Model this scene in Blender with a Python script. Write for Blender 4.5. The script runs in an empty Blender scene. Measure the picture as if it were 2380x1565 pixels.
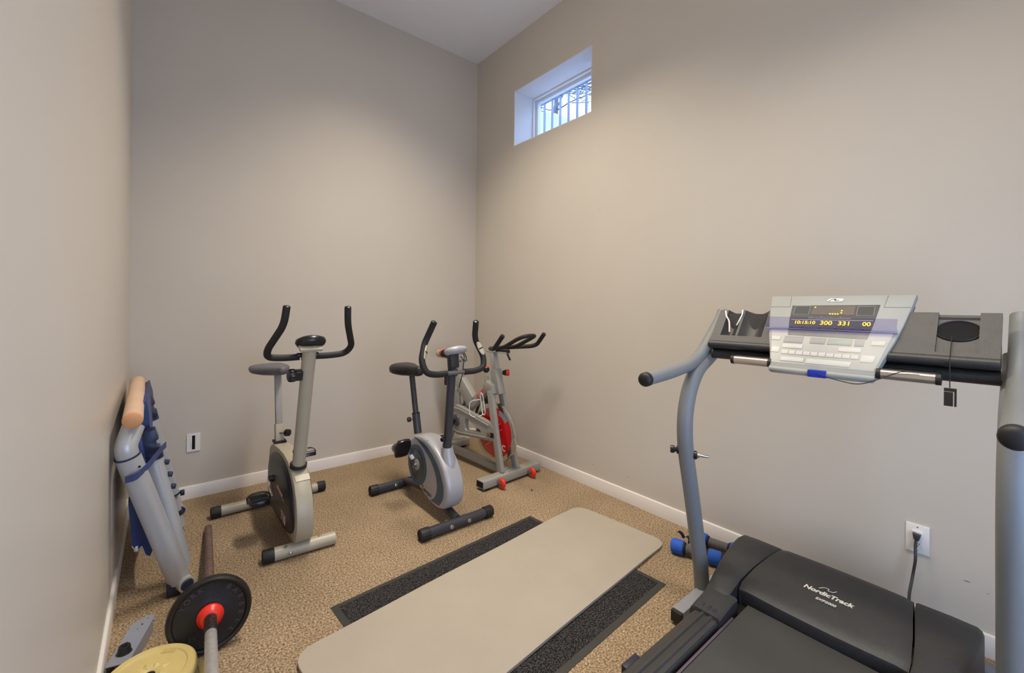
import bpy, bmesh, math, random
from mathutils import Vector, Matrix
random.seed(7)
S = bpy.context.scene
C = S.collection

# ------------------------------------------------------------------ camera
cam_d = bpy.data.cameras.new('camera')
cam = bpy.data.objects.new('camera', cam_d); C.objects.link(cam)
cam_d.sensor_fit = 'HORIZONTAL'; cam_d.sensor_width = 36.0
cam_d.lens = 36.0 * 993.07 / 2380.0
cam_d.shift_y = -67.5 / 2380.0
cam_d.clip_start = 0.02
cam.matrix_world = (Matrix.Translation((0, 0, 1.3)) @ Matrix.Rotation(-0.6868, 4, 'Z')
                    @ Matrix.Rotation(math.pi / 2, 4, 'X') @ Matrix.Rotation(0.0121, 4, 'Z'))
S.camera = cam

# ------------------------------------------------------------------ world, lamps, exposure
S.view_settings.view_transform = 'Standard'
S.view_settings.look = 'None'
S.view_settings.gamma = 1.0
S.view_settings.use_curve_mapping = False
S.view_settings.exposure = 0.22
w = bpy.data.worlds.new('sky'); S.world = w; w.use_nodes = True
bg = w.node_tree.nodes['Background']
bg.inputs[0].default_value = (0.50, 0.68, 1.0, 1)
bg.inputs[1].default_value = 4.6

def ceiling_lamp_light(x, y, z, size, power, spread):
    d = bpy.data.lights.new('lamp_light', 'AREA'); d.shape = 'RECTANGLE'; d.size = 0.22; d.size_y = size
    d.energy = power; d.color = (1.0, 0.895, 0.75); d.spread = math.radians(spread)
    o = bpy.data.objects.new('lamp_light', d); C.objects.link(o); o.location = (x, y, z)
    return o
LAMPS = [(1.28, 2.1, 29.0, 114), (1.25, 0.35, 15.0, 100)]
CEIL = 3.7413
for lx, ly, lp, ls in LAMPS:
    ceiling_lamp_light(lx, ly, CEIL - 0.095, 1.20, lp, ls)

# ------------------------------------------------------------------ materials
def lin(c):
    return tuple(((v / 255.0) / 12.92 if v / 255.0 <= 0.04045 else ((v / 255.0 + 0.055) / 1.055) ** 2.4) for v in c)

MATS = {}
def mat(name, rgb, rough=0.5, metal=0.0, var=0.06, vscale=9.0, bump=0.0, bscale=200.0, spec=0.5,
        speck=None, speck_scale=600.0, speck_amt=0.5, emit=0.0, coat=0.0, linear=False, trans=0.0):
    if name in MATS: return MATS[name]
    m = bpy.data.materials.new(name); m.use_nodes = True
    nt = m.node_tree; N = nt.nodes; L = nt.links
    b = N['Principled BSDF']
    c = rgb if linear else lin(rgb)
    tc = N.new('ShaderNodeTexCoord')
    n = N.new('ShaderNodeTexNoise'); n.inputs['Scale'].default_value = vscale; n.inputs['Detail'].default_value = 4
    L.new(tc.outputs['Object'], n.inputs['Vector'])
    r = N.new('ShaderNodeValToRGB')
    r.color_ramp.elements[0].position = 0.3; r.color_ramp.elements[1].position = 0.7
    r.color_ramp.elements[0].color = (*[max(0, v * (1 - var)) for v in c], 1)
    r.color_ramp.elements[1].color = (*[min(1, v * (1 + var)) for v in c], 1)
    L.new(n.outputs['Fac'], r.inputs['Fac'])
    col = r.outputs['Color']
    if speck:
        n2 = N.new('ShaderNodeTexNoise'); n2.inputs['Scale'].default_value = speck_scale; n2.inputs['Detail'].default_value = 2
        L.new(tc.outputs['Object'], n2.inputs['Vector'])
        r2 = N.new('ShaderNodeValToRGB'); r2.color_ramp.elements[0].position = 0.5 - 0.09; r2.color_ramp.elements[1].position = 0.5 + 0.12
        r2.color_ramp.elements[0].color = (0, 0, 0, 1); r2.color_ramp.elements[1].color = (speck_amt, speck_amt, speck_amt, 1)
        L.new(n2.outputs['Fac'], r2.inputs['Fac'])
        mx = N.new('ShaderNodeMix'); mx.data_type = 'RGBA'
        L.new(r2.outputs['Color'], mx.inputs[0]); L.new(col, mx.inputs[6])
        mx.inputs[7].default_value = (*lin(speck), 1)
        col = mx.outputs[2]
    L.new(col, b.inputs['Base Color'])
    b.inputs['Roughness'].default_value = rough; b.inputs['Metallic'].default_value = metal
    b.inputs['Specular IOR Level'].default_value = spec
    if coat: b.inputs['Coat Weight'].default_value = coat; b.inputs['Coat Roughness'].default_value = 0.15
    if trans: b.inputs['Transmission Weight'].default_value = trans
    if bump:
        nb = N.new('ShaderNodeTexNoise'); nb.inputs['Scale'].default_value = bscale; nb.inputs['Detail'].default_value = 3
        L.new(tc.outputs['Object'], nb.inputs['Vector'])
        bp = N.new('ShaderNodeBump'); bp.inputs['Strength'].default_value = bump; bp.inputs['Distance'].default_value = 0.002
        L.new(nb.outputs['Fac'], bp.inputs['Height']); L.new(bp.outputs['Normal'], b.inputs['Normal'])
    if emit:
        b.inputs['Emission Color'].default_value = (*c, 1); b.inputs['Emission Strength'].default_value = emit
    MATS[name] = m
    return m

def carpet_mat():
    m = bpy.data.materials.new('carpet'); m.use_nodes = True
    nt = m.node_tree; N = nt.nodes; L = nt.links; b = N['Principled BSDF']
    tc = N.new('ShaderNodeTexCoord')
    v = N.new('ShaderNodeTexNoise'); v.inputs['Scale'].default_value = 125; v.inputs['Detail'].default_value = 5; v.inputs['Roughness'].default_value = 0.8
    L.new(tc.outputs['Object'], v.inputs['Vector'])
    r = N.new('ShaderNodeValToRGB'); e = r.color_ramp.elements
    e[0].position = 0.39; e[0].color = (0.10, 0.066, 0.04, 1)
    e[1].position = 0.61; e[1].color = (0.58, 0.46, 0.32, 1)
    k = e.new(0.5); k.color = (0.315, 0.23, 0.142, 1)
    L.new(v.outputs['Fac'], r.inputs['Fac'])
    big = N.new('ShaderNodeTexNoise'); big.inputs['Scale'].default_value = 3.0; big.inputs['Detail'].default_value = 5
    L.new(tc.outputs['Object'], big.inputs['Vector'])
    r2 = N.new('ShaderNodeValToRGB'); r2.color_ramp.elements[0].position = 0.3; r2.color_ramp.elements[1].position = 0.7
    r2.color_ramp.elements[0].color = (0.87, 0.86, 0.85, 1); r2.color_ramp.elements[1].color = (1.08, 1.06, 1.04, 1)
    L.new(big.outputs['Fac'], r2.inputs['Fac'])
    mx = N.new('ShaderNodeMix'); mx.data_type = 'RGBA'; mx.blend_type = 'MULTIPLY'; mx.inputs[0].default_value = 1
    L.new(r.outputs['Color'], mx.inputs[6]); L.new(r2.outputs['Color'], mx.inputs[7])
    L.new(mx.outputs[2], b.inputs['Base Color'])
    b.inputs['Roughness'].default_value = 0.95; b.inputs['Specular IOR Level'].default_value = 0.1
    bp = N.new('ShaderNodeBump'); bp.inputs['Strength'].default_value = 0.45; bp.inputs['Distance'].default_value = 0.003
    L.new(v.outputs['Fac'], bp.inputs['Height']); L.new(bp.outputs['Normal'], b.inputs['Normal'])
    return m

def rib_mat(name, base, dark, scale, axis):
    """entrance-mat pile: speckled charcoal fibres in faint ribs"""
    m = bpy.data.materials.new(name); m.use_nodes = True
    nt = m.node_tree; N = nt.nodes; L = nt.links; b = N['Principled BSDF']
    tc = N.new('ShaderNodeTexCoord')
    n = N.new('ShaderNodeTexNoise'); n.inputs['Scale'].default_value = 170; n.inputs['Detail'].default_value = 4; n.inputs['Roughness'].default_value = 0.85
    L.new(tc.outputs['Object'], n.inputs['Vector'])
    r = N.new('ShaderNodeValToRGB'); e = r.color_ramp.elements
    e[0].position = 0.46; e[0].color = (*lin(dark), 1); e[1].position = 0.68; e[1].color = (*lin(base), 1)
    L.new(n.outputs['Fac'], r.inputs['Fac']); L.new(r.outputs['Color'], b.inputs['Base Color'])
    wv = N.new('ShaderNodeTexWave'); wv.bands_direction = axis; wv.inputs['Scale'].default_value = scale; wv.inputs['Distortion'].default_value = 0.6
    L.new(tc.outputs['Object'], wv.inputs['Vector'])
    ad = N.new('ShaderNodeMath'); ad.operation = 'ADD'
    L.new(wv.outputs['Fac'], ad.inputs[0]); L.new(n.outputs['Fac'], ad.inputs[1])
    bp = N.new('ShaderNodeBump'); bp.inputs['Strength'].default_value = 0.8; bp.inputs['Distance'].default_value = 0.004
    L.new(ad.outputs[0], bp.inputs['Height']); L.new(bp.outputs['Normal'], b.inputs['Normal'])
    b.inputs['Roughness'].default_value = 0.95; b.inputs['Specular IOR Level'].default_value = 0.15
    return m

def glass_mat(name, tint, rough=0.0, mix=0.12):
    m = bpy.data.materials.new(name); m.use_nodes = True
    nt = m.node_tree; N = nt.nodes; L = nt.links
    for n in list(N): N.remove(n)
    o = N.new('ShaderNodeOutputMaterial'); t = N.new('ShaderNodeBsdfTransparent'); t.inputs[0].default_value = (*tint, 1)
    g = N.new('ShaderNodeBsdfGlossy'); g.inputs['Roughness'].default_value = rough
    tc = N.new('ShaderNodeTexCoord'); ns = N.new('ShaderNodeTexNoise'); ns.inputs['Scale'].default_value = 6
    L.new(tc.outputs['Object'], ns.inputs['Vector'])
    mm = N.new('ShaderNodeMath'); mm.operation = 'MULTIPLY'; mm.inputs[1].default_value = mix * 2
    L.new(ns.outputs['Fac'], mm.inputs[0])
    mx = N.new('ShaderNodeMixShader')
    L.new(mm.outputs[0], mx.inputs[0]); L.new(t.outputs[0], mx.inputs[1]); L.new(g.outputs[0], mx.inputs[2])
    L.new(mx.outputs[0], o.inputs[0])
    return m

M_wall = mat('wall_paint', (206, 197, 183), 0.6, var=0.012, vscale=2.5, bump=0.08, bscale=90, spec=0.3)
M_wall_l = mat('wall_paint_gloss', (206, 199, 188), 0.33, var=0.012, vscale=2.5, bump=0.05, bscale=60, spec=0.6)
M_ceil = mat('ceiling_paint', (236, 234, 234), 0.9, var=0.01, bump=0.12, bscale=160)
M_trim = mat('trim_paint', (232, 225, 217), 0.32, var=0.012, spec=0.5)
M_jamb = mat('window_jamb_paint', (226, 224, 224), 0.5, var=0.01)
M_carpet = carpet_mat()
M_vinyl = mat('white_vinyl', (235, 236, 240), 0.35, var=0.01)
M_blk = mat('black_rubber', (24, 23, 25), 0.55, var=0.15, bump=0.1, bscale=400)
M_blkgloss = mat('black_gloss', (20, 20, 26), 0.3, var=0.1, spec=0.6)
M_blkplast = mat('black_plastic', (40, 40, 41), 0.48, var=0.12, vscale=25, bump=0.25, bscale=500, speck=(92, 90, 86), speck_scale=260, speck_amt=0.10)
M_foam = mat('black_foam', (26, 25, 27), 0.62, var=0.12, bump=0.2, bscale=600)
M_champ = mat('champagne_paint', (172, 164, 144), 0.38, var=0.04, spec=0.5)
M_greysteel = mat('grey_painted_steel', (124, 126, 127), 0.46, var=0.03, bump=0.06, bscale=900)
M_lightgrey = mat('light_grey_plastic', (152, 154, 150), 0.48, var=0.025)
M_chrome = mat('chrome', (205, 205, 205), 0.16, 1.0, var=0.03)
M_zinc = mat('zinc_bolt', (190, 185, 175), 0.3, 1.0, var=0.05)
M_white = mat('white_plastic', (236, 232, 228), 0.35, var=0.01)
M_red = mat('red_plastic', (226, 48, 32), 0.35, var=0.05)
M_dark = mat('dark_void', (8, 8, 8), 0.9, var=0.1)

# ------------------------------------------------------------------ geometry helpers (world coordinates)
BASE = {}
def V(*a): return Vector(a[0]) if len(a) == 1 else Vector(a)

class B:
    def __init__(s): s.bm = bmesh.new()
    def raw(s, vs, fs):
        bv = [s.bm.verts.new(v) for v in vs]
        for f in fs:
            try: s.bm.faces.new([bv[i] for i in f])
            except ValueError: pass
        return bv
    def box(s, c, d, rot=None, bev=0.0, seg=2):
        t = bmesh.new(); bmesh.ops.create_cube(t, size=1.0)
        for v in t.verts: v.co = Vector((v.co.x * d[0], v.co.y * d[1], v.co.z * d[2]))
        if bev: bmesh.ops.bevel(t, geom=list(t.edges), offset=bev, segments=seg, profile=0.5, affect='EDGES')
        M = Matrix.Translation(c)
        if rot is not None: M = M @ (rot if isinstance(rot, Matrix) else Matrix.Rotation(rot, 4, 'Z'))
        return s._merge(t, M)
    def _merge(s, t, M=None):
        if M is not None: bmesh.ops.transform(t, matrix=M, verts=list(t.verts))
        mp = {v: s.bm.verts.new(v.co) for v in t.verts}
        for f in t.faces:
            try: s.bm.faces.new([mp[v] for v in f.verts])
            except ValueError: pass
        t.free(); return list(mp.values())
    def beam(s, a, b, w, h, up=(0, 0, 1), bev=0.0):
        """rectangular bar from a to b, width w (sideways), height h (along up)"""
        a, b = Vector(a), Vector(b); x = (b - a).normalized(); u = Vector(up)
        y = u.cross(x).normalized(); z = x.cross(y)
        R = Matrix((x, y, z)).transposed().to_4x4()
        return s.box((a + b) / 2, ((b - a).length, w, h), R, bev)
    def prism(s, poly, vec, bev=0.0, seg=2):
        t = bmesh.new(); vec = Vector(vec)
        p = [Vector(q) for q in poly]
        a = [t.verts.new(q) for q in p]; b = [t.verts.new(q + vec) for q in p]
        n = len(p)
        fa = t.faces.new(a); fb = t.faces.new(b[::-1])
        for i in range(n): t.faces.new([a[i], b[i], b[(i + 1) % n], a[(i + 1) % n]])
        bmesh.ops.recalc_face_normals(t, faces=list(t.faces))
        if bev:
            es = list(set(fa.edges) | set(fb.edges))
            bmesh.ops.bevel(t, geom=es, offset=bev, segments=seg, profile=0.5, affect='EDGES', clamp_overlap=True)
        return s._merge(t)
    def tube(s, pts, r, seg=16, fil=0.0, caps=True, oval=None, up=None, sub=6):
        P = fillet([Vector(p) for p in pts], fil, sub) if fil else [Vector(p) for p in pts]
        n = len(P); T = []
        for i in range(n):
            d = (P[min(i + 1, n - 1)] - P[max(i - 1, 0)]); T.append(d.normalized())
        u = Vector(up) if up else (Vector((0, 0, 1)) if abs(T[0].z) < 0.9 else Vector((1, 0, 0)))
        nr = (u - T[0] * u.dot(T[0])).normalized()
        rings = []
        for i in range(n):
            if i:
                ax = T[i - 1].cross(T[i])
                if ax.length > 1e-8:
                    nr = Matrix.Rotation(T[i - 1].angle(T[i]), 3, ax.normalized()) @ nr
                nr = (nr - T[i] * nr.dot(T[i])).normalized()
            bn = T[i].cross(nr)
            rr = r[min(i, len(r) - 1)] if isinstance(r, (list, tuple)) else r
            ra, rb = (rr, rr) if not oval else oval
            rings.append([s.bm.verts.new(P[i] + nr * (math.cos(k * 2 * math.pi / seg) * ra) + bn * (math.sin(k * 2 * math.pi / seg) * rb)) for k in range(seg)])
        for i in range(n - 1):
            for k in range(seg):
                s.bm.faces.new([rings[i][k], rings[i + 1][k], rings[i + 1][(k + 1) % seg], rings[i][(k + 1) % seg]])
        if caps:
            s.bm.faces.new(rings[0]); s.bm.faces.new(rings[-1][::-1])
        return rings
    def lathe(s, prof, o, axis, seg=32, up=None, sx=1.0, sy=1.0):
        """profile of (radius, height) turned around axis through o"""
        o = Vector(o); z = Vector(axis).normalized()
        u = Vector(up) if up else (Vector((0, 0, 1)) if abs(z.z) < 0.9 else Vector((1, 0, 0)))
        x = (u - z * u.dot(z)).normalized(); y = z.cross(x)
        rings = []
        for r, h in prof:
            if r < 1e-6: rings.append([s.bm.verts.new(o + z * h)])
            else: rings.append([s.bm.verts.new(o + z * h + x * (r * sx * math.cos(k * 2 * math.pi / seg)) + y * (r * sy * math.sin(k * 2 * math.pi / seg))) for k in range(seg)])
        for i in range(len(rings) - 1):
            a, b = rings[i], rings[i + 1]
            for k in range(seg):
                k2 = (k + 1) % seg
                if len(a) == 1 and len(b) == 1: break
                if len(a) == 1: f = [a[0], b[k2], b[k]]
                elif len(b) == 1: f = [a[k], a[k2], b[0]]
                else: f = [a[k], a[k2], b[k2], b[k]]
                s.bm.faces.new(f)
        return rings
    def loft(s, rings, caps=True):
        R = [[s.bm.verts.new(p) for p in ring] for ring in rings]
        n = len(R[0])
        for i in range(len(R) - 1):
            for k in range(n):
                s.bm.faces.new([R[i][k], R[i][(k + 1) % n], R[i + 1][(k + 1) % n], R[i + 1][k]])
        if caps: s.bm.faces.new(R[0][::-1]); s.bm.faces.new(R[-1])
    def text(s, body, size, o, ex, ey, depth=0.001, shear=0.0, bold=0.0):
        cu = bpy.data.curves.new('txt', 'FONT'); cu.body = body; cu.size = size
        cu.align_x = 'CENTER'; cu.align_y = 'CENTER'; cu.extrude = depth; cu.shear = shear; cu.offset = bold
        ob = bpy.data.objects.new('txt', cu)
        me = bpy.data.meshes.new_from_object(ob)
        ex, ey = Vector(ex).normalized(), Vector(ey).normalized(); ez = ex.cross(ey); o = Vector(o)
        bv = [s.bm.verts.new(o + ex * v.co.x + ey * v.co.y + ez * v.co.z) for v in me.vertices]
        for p in me.polygons:
            try: s.bm.faces.new([bv[i] for i in p.vertices])
            except ValueError: pass
        bpy.data.objects.remove(ob); bpy.data.curves.remove(cu); bpy.data.meshes.remove(me)

def fillet(P, r, sub=6):
    out = [P[0]]
    for i in range(1, len(P) - 1):
        a, b, c = P[i - 1], P[i], P[i + 1]
        rr = r[i - 1] if isinstance(r, (list, tuple)) else r
        d = min(rr, (a - b).length * 0.48, (c - b).length * 0.48)
        s0 = b + (a - b).normalized() * d; s1 = b + (c - b).normalized() * d
        for k in range(sub + 1):
            t = k / sub
            out.append(s0 * (1 - t) ** 2 + b * (2 * t * (1 - t)) + s1 * t ** 2)
    out.append(P[-1]); return out

def obj(name, b, m, parent=None, org=None, ang=35):
    me = bpy.data.meshes.new(name)
    bmesh.ops.recalc_face_normals(b.bm, faces=list(b.bm.faces))
    o0 = BASE[parent] if parent is not None else Vector(org if org else (0, 0, 0))
    for v in b.bm.verts: v.co -= o0
    b.bm.to_mesh(me); b.bm.free()
    for p in me.polygons: p.use_smooth = True
    me.set_sharp_from_angle(angle=math.radians(ang))
    me.materials.append(m)
    o = bpy.data.objects.new(name, me); C.objects.link(o)
    BASE[o] = o0
    if parent is not None: o.parent = parent
    else: o.location = o0
    return o
def thing(name, label, cat, loc, group=None):
    o = bpy.data.objects.new(name, None); C.objects.link(o); o.location = loc; o.empty_display_size = 0.1
    BASE[o] = Vector(loc); tag(o, label, cat, group); return o
def tag(o, label, cat, group=None):
    o['label'] = label; o['category'] = cat
    if group: o['group'] = group
    return o
def struct(name, b, m, org=None, label=None):
    o = obj(name, b, m, None, org); o['kind'] = 'structure'
    if label: o['label'] = label
    return o
def arc2(c, r, a0, a1, n):
    return [(c[0] + r * math.cos(math.radians(a0 + (a1 - a0) * k / n)), c[1] + r * math.sin(math.radians(a0 + (a1 - a0) * k / n))) for k in range(n + 1)]
def smooth2(pts, it=2):
    for _ in range(it):
        q = []
        for i in range(len(pts)):
            a, b = pts[i], pts[(i + 1) % len(pts)]
            q.append((a[0] * .75 + b[0] * .25, a[1] * .75 + b[1] * .25)); q.append((a[0] * .25 + b[0] * .75, a[1] * .25 + b[1] * .75))
        pts = q
    return pts

# ------------------------------------------------------------------ the room
XL, XR, YB, YF = -0.1538, 2.4346, 3.5586, -0.75
WT = 0.30
b = B(); b.box(((XL + XR) / 2, (YB + YF) / 2, -0.05), (XR - XL + 2 * WT, YB - YF + 2 * WT, 0.1)); struct('floor', b, M_carpet, label='brown speckled carpet floor')
b = B(); b.box(((XL + XR) / 2, (YB + YF) / 2, CEIL + 0.1), (XR - XL + 2 * WT, YB - YF + 2 * WT, 0.2)); struct('ceiling', b, M_ceil, label='plain off-white ceiling')
b = B(); b.box(((XL + XR) / 2, YB + WT / 2, CEIL / 2), (XR - XL + 2 * WT, WT, CEIL)); struct('wall_back', b, M_wall, label='beige back wall')
b = B(); b.box((XL - WT / 2, (YB + YF) / 2, CEIL / 2), (WT, YB - YF, CEIL)); struct('wall_left', b, M_wall_l, label='semi-gloss left wall close to the viewer')
DX0, DX1, DZ = -0.02, 1.70, 2.08            # added door opening behind the viewer, for cool daylight fill
b = B()
for x0, x1, z0, z1 in ((XL - WT, DX0, 0, CEIL), (DX1, XR + WT, 0, CEIL), (DX0, DX1, DZ, CEIL)):
    b.box(((x0 + x1) / 2, YF - WT / 2, (z0 + z1) / 2), (x1 - x0, WT, z1 - z0))
struct('wall_front', b, M_wall, label='wall with an added glazed door behind the viewer')
WY0, WY1, WZ0, WZ1 = 2.0745, 2.9717, 2.748, 3.2434
b = B()
def wallpiece(y0, y1, z0, z1): b.box((XR + WT / 2, (y0 + y1) / 2, (z0 + z1) / 2), (WT, y1 - y0, z1 - z0))
wallpiece(YF, WY0, 0, CEIL); wallpiece(WY1, YB, 0, CEIL); wallpiece(WY0, WY1, 0, WZ0); wallpiece(WY0, WY1, WZ1, CEIL)
struct('wall_right', b, M_wall, label='beige right wall with a small high window')

# baseboards: flat board with an eased top edge
def baseboard(name, a, c, n):
    a, c, n = Vector(a), Vector(c), Vector(n)
    h, t = 0.0845, 0.013
    prof = [(0, 0), (t, 0), (t, h - 0.008), (t - 0.003, h - 0.002), (t - 0.007, h), (0, h)]
    b = B(); b.prism([a + n * p + Vector((0, 0, q)) for p, q in prof], c - a)
    return struct(name, b, M_trim, label='painted white baseboard')
baseboard('baseboard_back', (XL, YB, 0), (XR, YB, 0), (0, -1, 0))
baseboard('baseboard_right', (XR, YF, 0), (XR, YB, 0), (-1, 0, 0))
baseboard('baseboard_left', (XL, YF, 0), (XL, YB, 0), (1, 0, 0))
baseboard('baseboard_front', (DX1, YF, 0), (XR, YF, 0), (0, 1, 0))

# window: painted reveal, vinyl frame, pane
b = B()
T = 0.006
fx = XR + 0.226
b.box(((XR + fx) / 2 + 0.0005, (WY0 + WY1) / 2, WZ1 - T / 2), (fx - XR, WY1 - WY0, T))
b.box(((XR + fx) / 2 + 0.0005, (WY0 + WY1) / 2, WZ0 + T / 2), (fx - XR, WY1 - WY0, T))
b.box(((XR + fx) / 2 + 0.0005, WY1 - T / 2, (WZ0 + WZ1) / 2), (fx - XR, T, WZ1 - WZ0 - 2 * T))
b.box(((XR + fx) / 2 + 0.0005, WY0 + T / 2, (WZ0 + WZ1) / 2), (fx - XR, T, WZ1 - WZ0 - 2 * T))
win = struct('window_1', b, M_jamb, org=(XR, (WY0 + WY1) / 2, WZ0), label='small high window in a deep white reveal')
def ring_frame(x0, x1, y0, y1, z0, z1, wd):
    b = B(); xm = (x0 + x1) / 2
    b.box((xm, (y0 + y1) / 2, z1 - wd / 2), (x1 - x0, y1 - y0, wd), bev=0.003)
    b.box((xm, (y0 + y1) / 2, z0 + wd / 2), (x1 - x0, y1 - y0, wd), bev=0.003)
    b.box((xm, y0 + wd / 2, (z0 + z1) / 2), (x1 - x0, wd, z1 - z0 - 2 * wd), bev=0.003)
    b.box((xm, y1 - wd / 2, (z0 + z1) / 2), (x1 - x0, wd, z1 - z0 - 2 * wd), bev=0.003)
    return b
obj('window_frame', ring_frame(fx - 0.012, fx + 0.06, WY0 + T, WY1 - T, WZ0 + T, WZ1 - T, 0.018), M_vinyl, win)
obj('window_sash', ring_frame(fx + 0.012, fx + 0.05, WY0 + T + 0.018, WY1 - T - 0.018, WZ0 + T + 0.018, WZ1 - T - 0.018, 0.03), M_vinyl, win)
b = B(); b.box((fx + 0.03, (WY0 + WY1) / 2, (WZ0 + WZ1) / 2), (0.004, WY1 - WY0 - 0.1, WZ1 - WZ0 - 0.1))
obj('window_pane', b, glass_mat('window_glass', (0.93, 0.96, 1.0), 0.0, 0.05), win)

# unseen glazed door, added behind the viewer to let in cool fill light
b = B()
for x0, x1, z0, z1 in ((DX0, DX0 + .09, 0, DZ), (DX1 - .09, DX1, 0, DZ), (DX0 + .09, DX1 - .09, DZ - .09, DZ), (DX0 + .09, DX1 - .09, 0, .14), ((DX0 + DX1) / 2 - .04, (DX0 + DX1) / 2 + .04, .14, DZ - .09)):
    b.box(((x0 + x1) / 2, YF - WT + .05, (z0 + z1) / 2), (x1 - x0, .06, z1 - z0), None, .003)
door = struct('fill_door_1', b, M_vinyl, org=((DX0 + DX1) / 2, YF - WT + .05, 0), label='white glazed door added behind the viewer for daylight fill')
b = B(); b.box(((DX0 + DX1) / 2, YF - WT + .05, DZ / 2 + .02), (DX1 - DX0 - .16, .008, DZ - .21)); obj('fill_door_pane', b, glass_mat('fill_door_glass', (0.95, 0.97, 1.0), 0.0, 0.03), door)

# ceiling lamps (above the frame)
M_lampglass = mat('opal_lamp_glass', (255, 240, 214), 0.4, emit=3.0)
for i, (lx, ly, lp, ls) in enumerate(LAMPS):
    L_ = thing('ceiling_lamp', ['long flush ceiling light above the exercise bikes', 'long flush ceiling light above the treadmill'][i], 'lamp', (lx, ly, CEIL), 'flush ceiling lights')
    b = B(); b.box((lx, ly, CEIL - .0155), (.30, 1.30, .029), None, .004); obj('lamp_base', b, M_white, L_)
    b = B(); b.prism([(lx + x, ly - .62, CEIL + z) for x, z in ((-.125, -.031), (-.125, -.055), (-.10, -.08), (-.05, -.09), (.05, -.09), (.10, -.08), (.125, -.055), (.125, -.031))], (0, 1.24, 0)); obj('lamp_diffuser', b, M_lampglass, L_)
    for ye in (-.63, .63):
        b = B(); b.box((lx, ly + ye, CEIL - .061), (.26, .02, .06), None, .004); obj('end_cap', b, M_white, L_)

# ------------------------------------------------------------------ outside the window
M_snow = mat('shade_tinted_snow', (150, 158, 176), 0.8, var=0.05, vscale=1.5, bump=0.3, bscale=8)  # snow base colour darkened to blue-grey, shade painted in
M_rail = mat('grey_blue_painted_rail', (146, 152, 172), 0.6, var=0.06)
M_bark = mat('grey_bark', (88, 88, 98), 0.9, var=0.3, vscale=4)
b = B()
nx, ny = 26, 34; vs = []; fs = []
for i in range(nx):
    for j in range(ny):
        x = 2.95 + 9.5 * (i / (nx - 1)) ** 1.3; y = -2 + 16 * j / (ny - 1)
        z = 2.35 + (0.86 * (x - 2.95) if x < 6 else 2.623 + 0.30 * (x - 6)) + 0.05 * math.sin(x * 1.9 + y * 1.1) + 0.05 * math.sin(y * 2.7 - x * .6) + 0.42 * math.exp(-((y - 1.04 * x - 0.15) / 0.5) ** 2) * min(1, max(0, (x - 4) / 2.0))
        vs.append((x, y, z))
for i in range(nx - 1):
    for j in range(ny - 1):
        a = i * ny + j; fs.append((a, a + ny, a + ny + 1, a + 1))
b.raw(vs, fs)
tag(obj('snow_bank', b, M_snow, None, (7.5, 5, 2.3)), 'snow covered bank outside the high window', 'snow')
rl = thing('deck_railing', 'pale railing with thin vertical bars outside the window', 'railing', (3.2, 3.1, 2.4))
for k in range(11):
    y = 3.62 - k * 0.1185
    b = B(); b.box((3.2, y, 2.99), (0.018, 0.018, 1.1)); obj('baluster', b, M_rail, rl)
b = B(); b.box((3.2, 3.0, 3.565), (0.045, 1.6, 0.085), bev=0.004); obj('top_rail', b, M_rail, rl)
b = B(); b.box((3.2, 3.0, 2.46), (0.045, 1.6, 0.07), bev=0.004); obj('bottom_rail', b, M_rail, rl)
for y in (3.74, 2.26):
    b = B(); b.box((3.2, y, 2.95), (0.09, 0.09, 1.45), bev=0.004); obj('post', b, M_rail, rl)
def make_tree(base, h, seed, label):
    rnd = random.Random(seed); t = thing('bare_tree', label, 'tree', base, 'bare trees outside the window')
    base = Vector(base); bt = B(); bb = B()
    bt.tube([base, base + Vector((.05, .1, h * .5)), base + Vector((.1, .05, h))], [.13, .09, .04], 8)
    def grow(p, d, l, r, n):
        q = p + d * l; m = p + d * l * .5 + Vector([rnd.uniform(-.08, .08) * l for _ in range(3)])
        bb.tube([p, m, q], [r, r * .8, r * .55], 5)
        if n:
            for _ in range(3):
                e = (d + Vector([rnd.uniform(-.9, .9) for _ in range(3)])).normalized()
                grow(p + (q - p) * rnd.uniform(.45, 1), e, l * rnd.uniform(.55, .75), r * .6, n - 1)
    for k in range(13):
        a = rnd.uniform(0, 6.28); d = Vector((math.cos(a), math.sin(a), rnd.uniform(.1, .9))).normalized()
        grow(base + Vector((.05, .08, h * rnd.uniform(.3, .95))), d, rnd.uniform(.9, 1.5), .03, 3)
    obj('trunk', bt, M_bark, t); obj('branches', bb, M_bark, t)
make_tree((10.6, 10.6, 6.3), 3.6, 3, 'bare snowy tree seen through the middle of the window')
make_tree((9.6, 7.6, 6.0), 3.4, 11, 'bare tree at the right edge of the window view')

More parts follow.
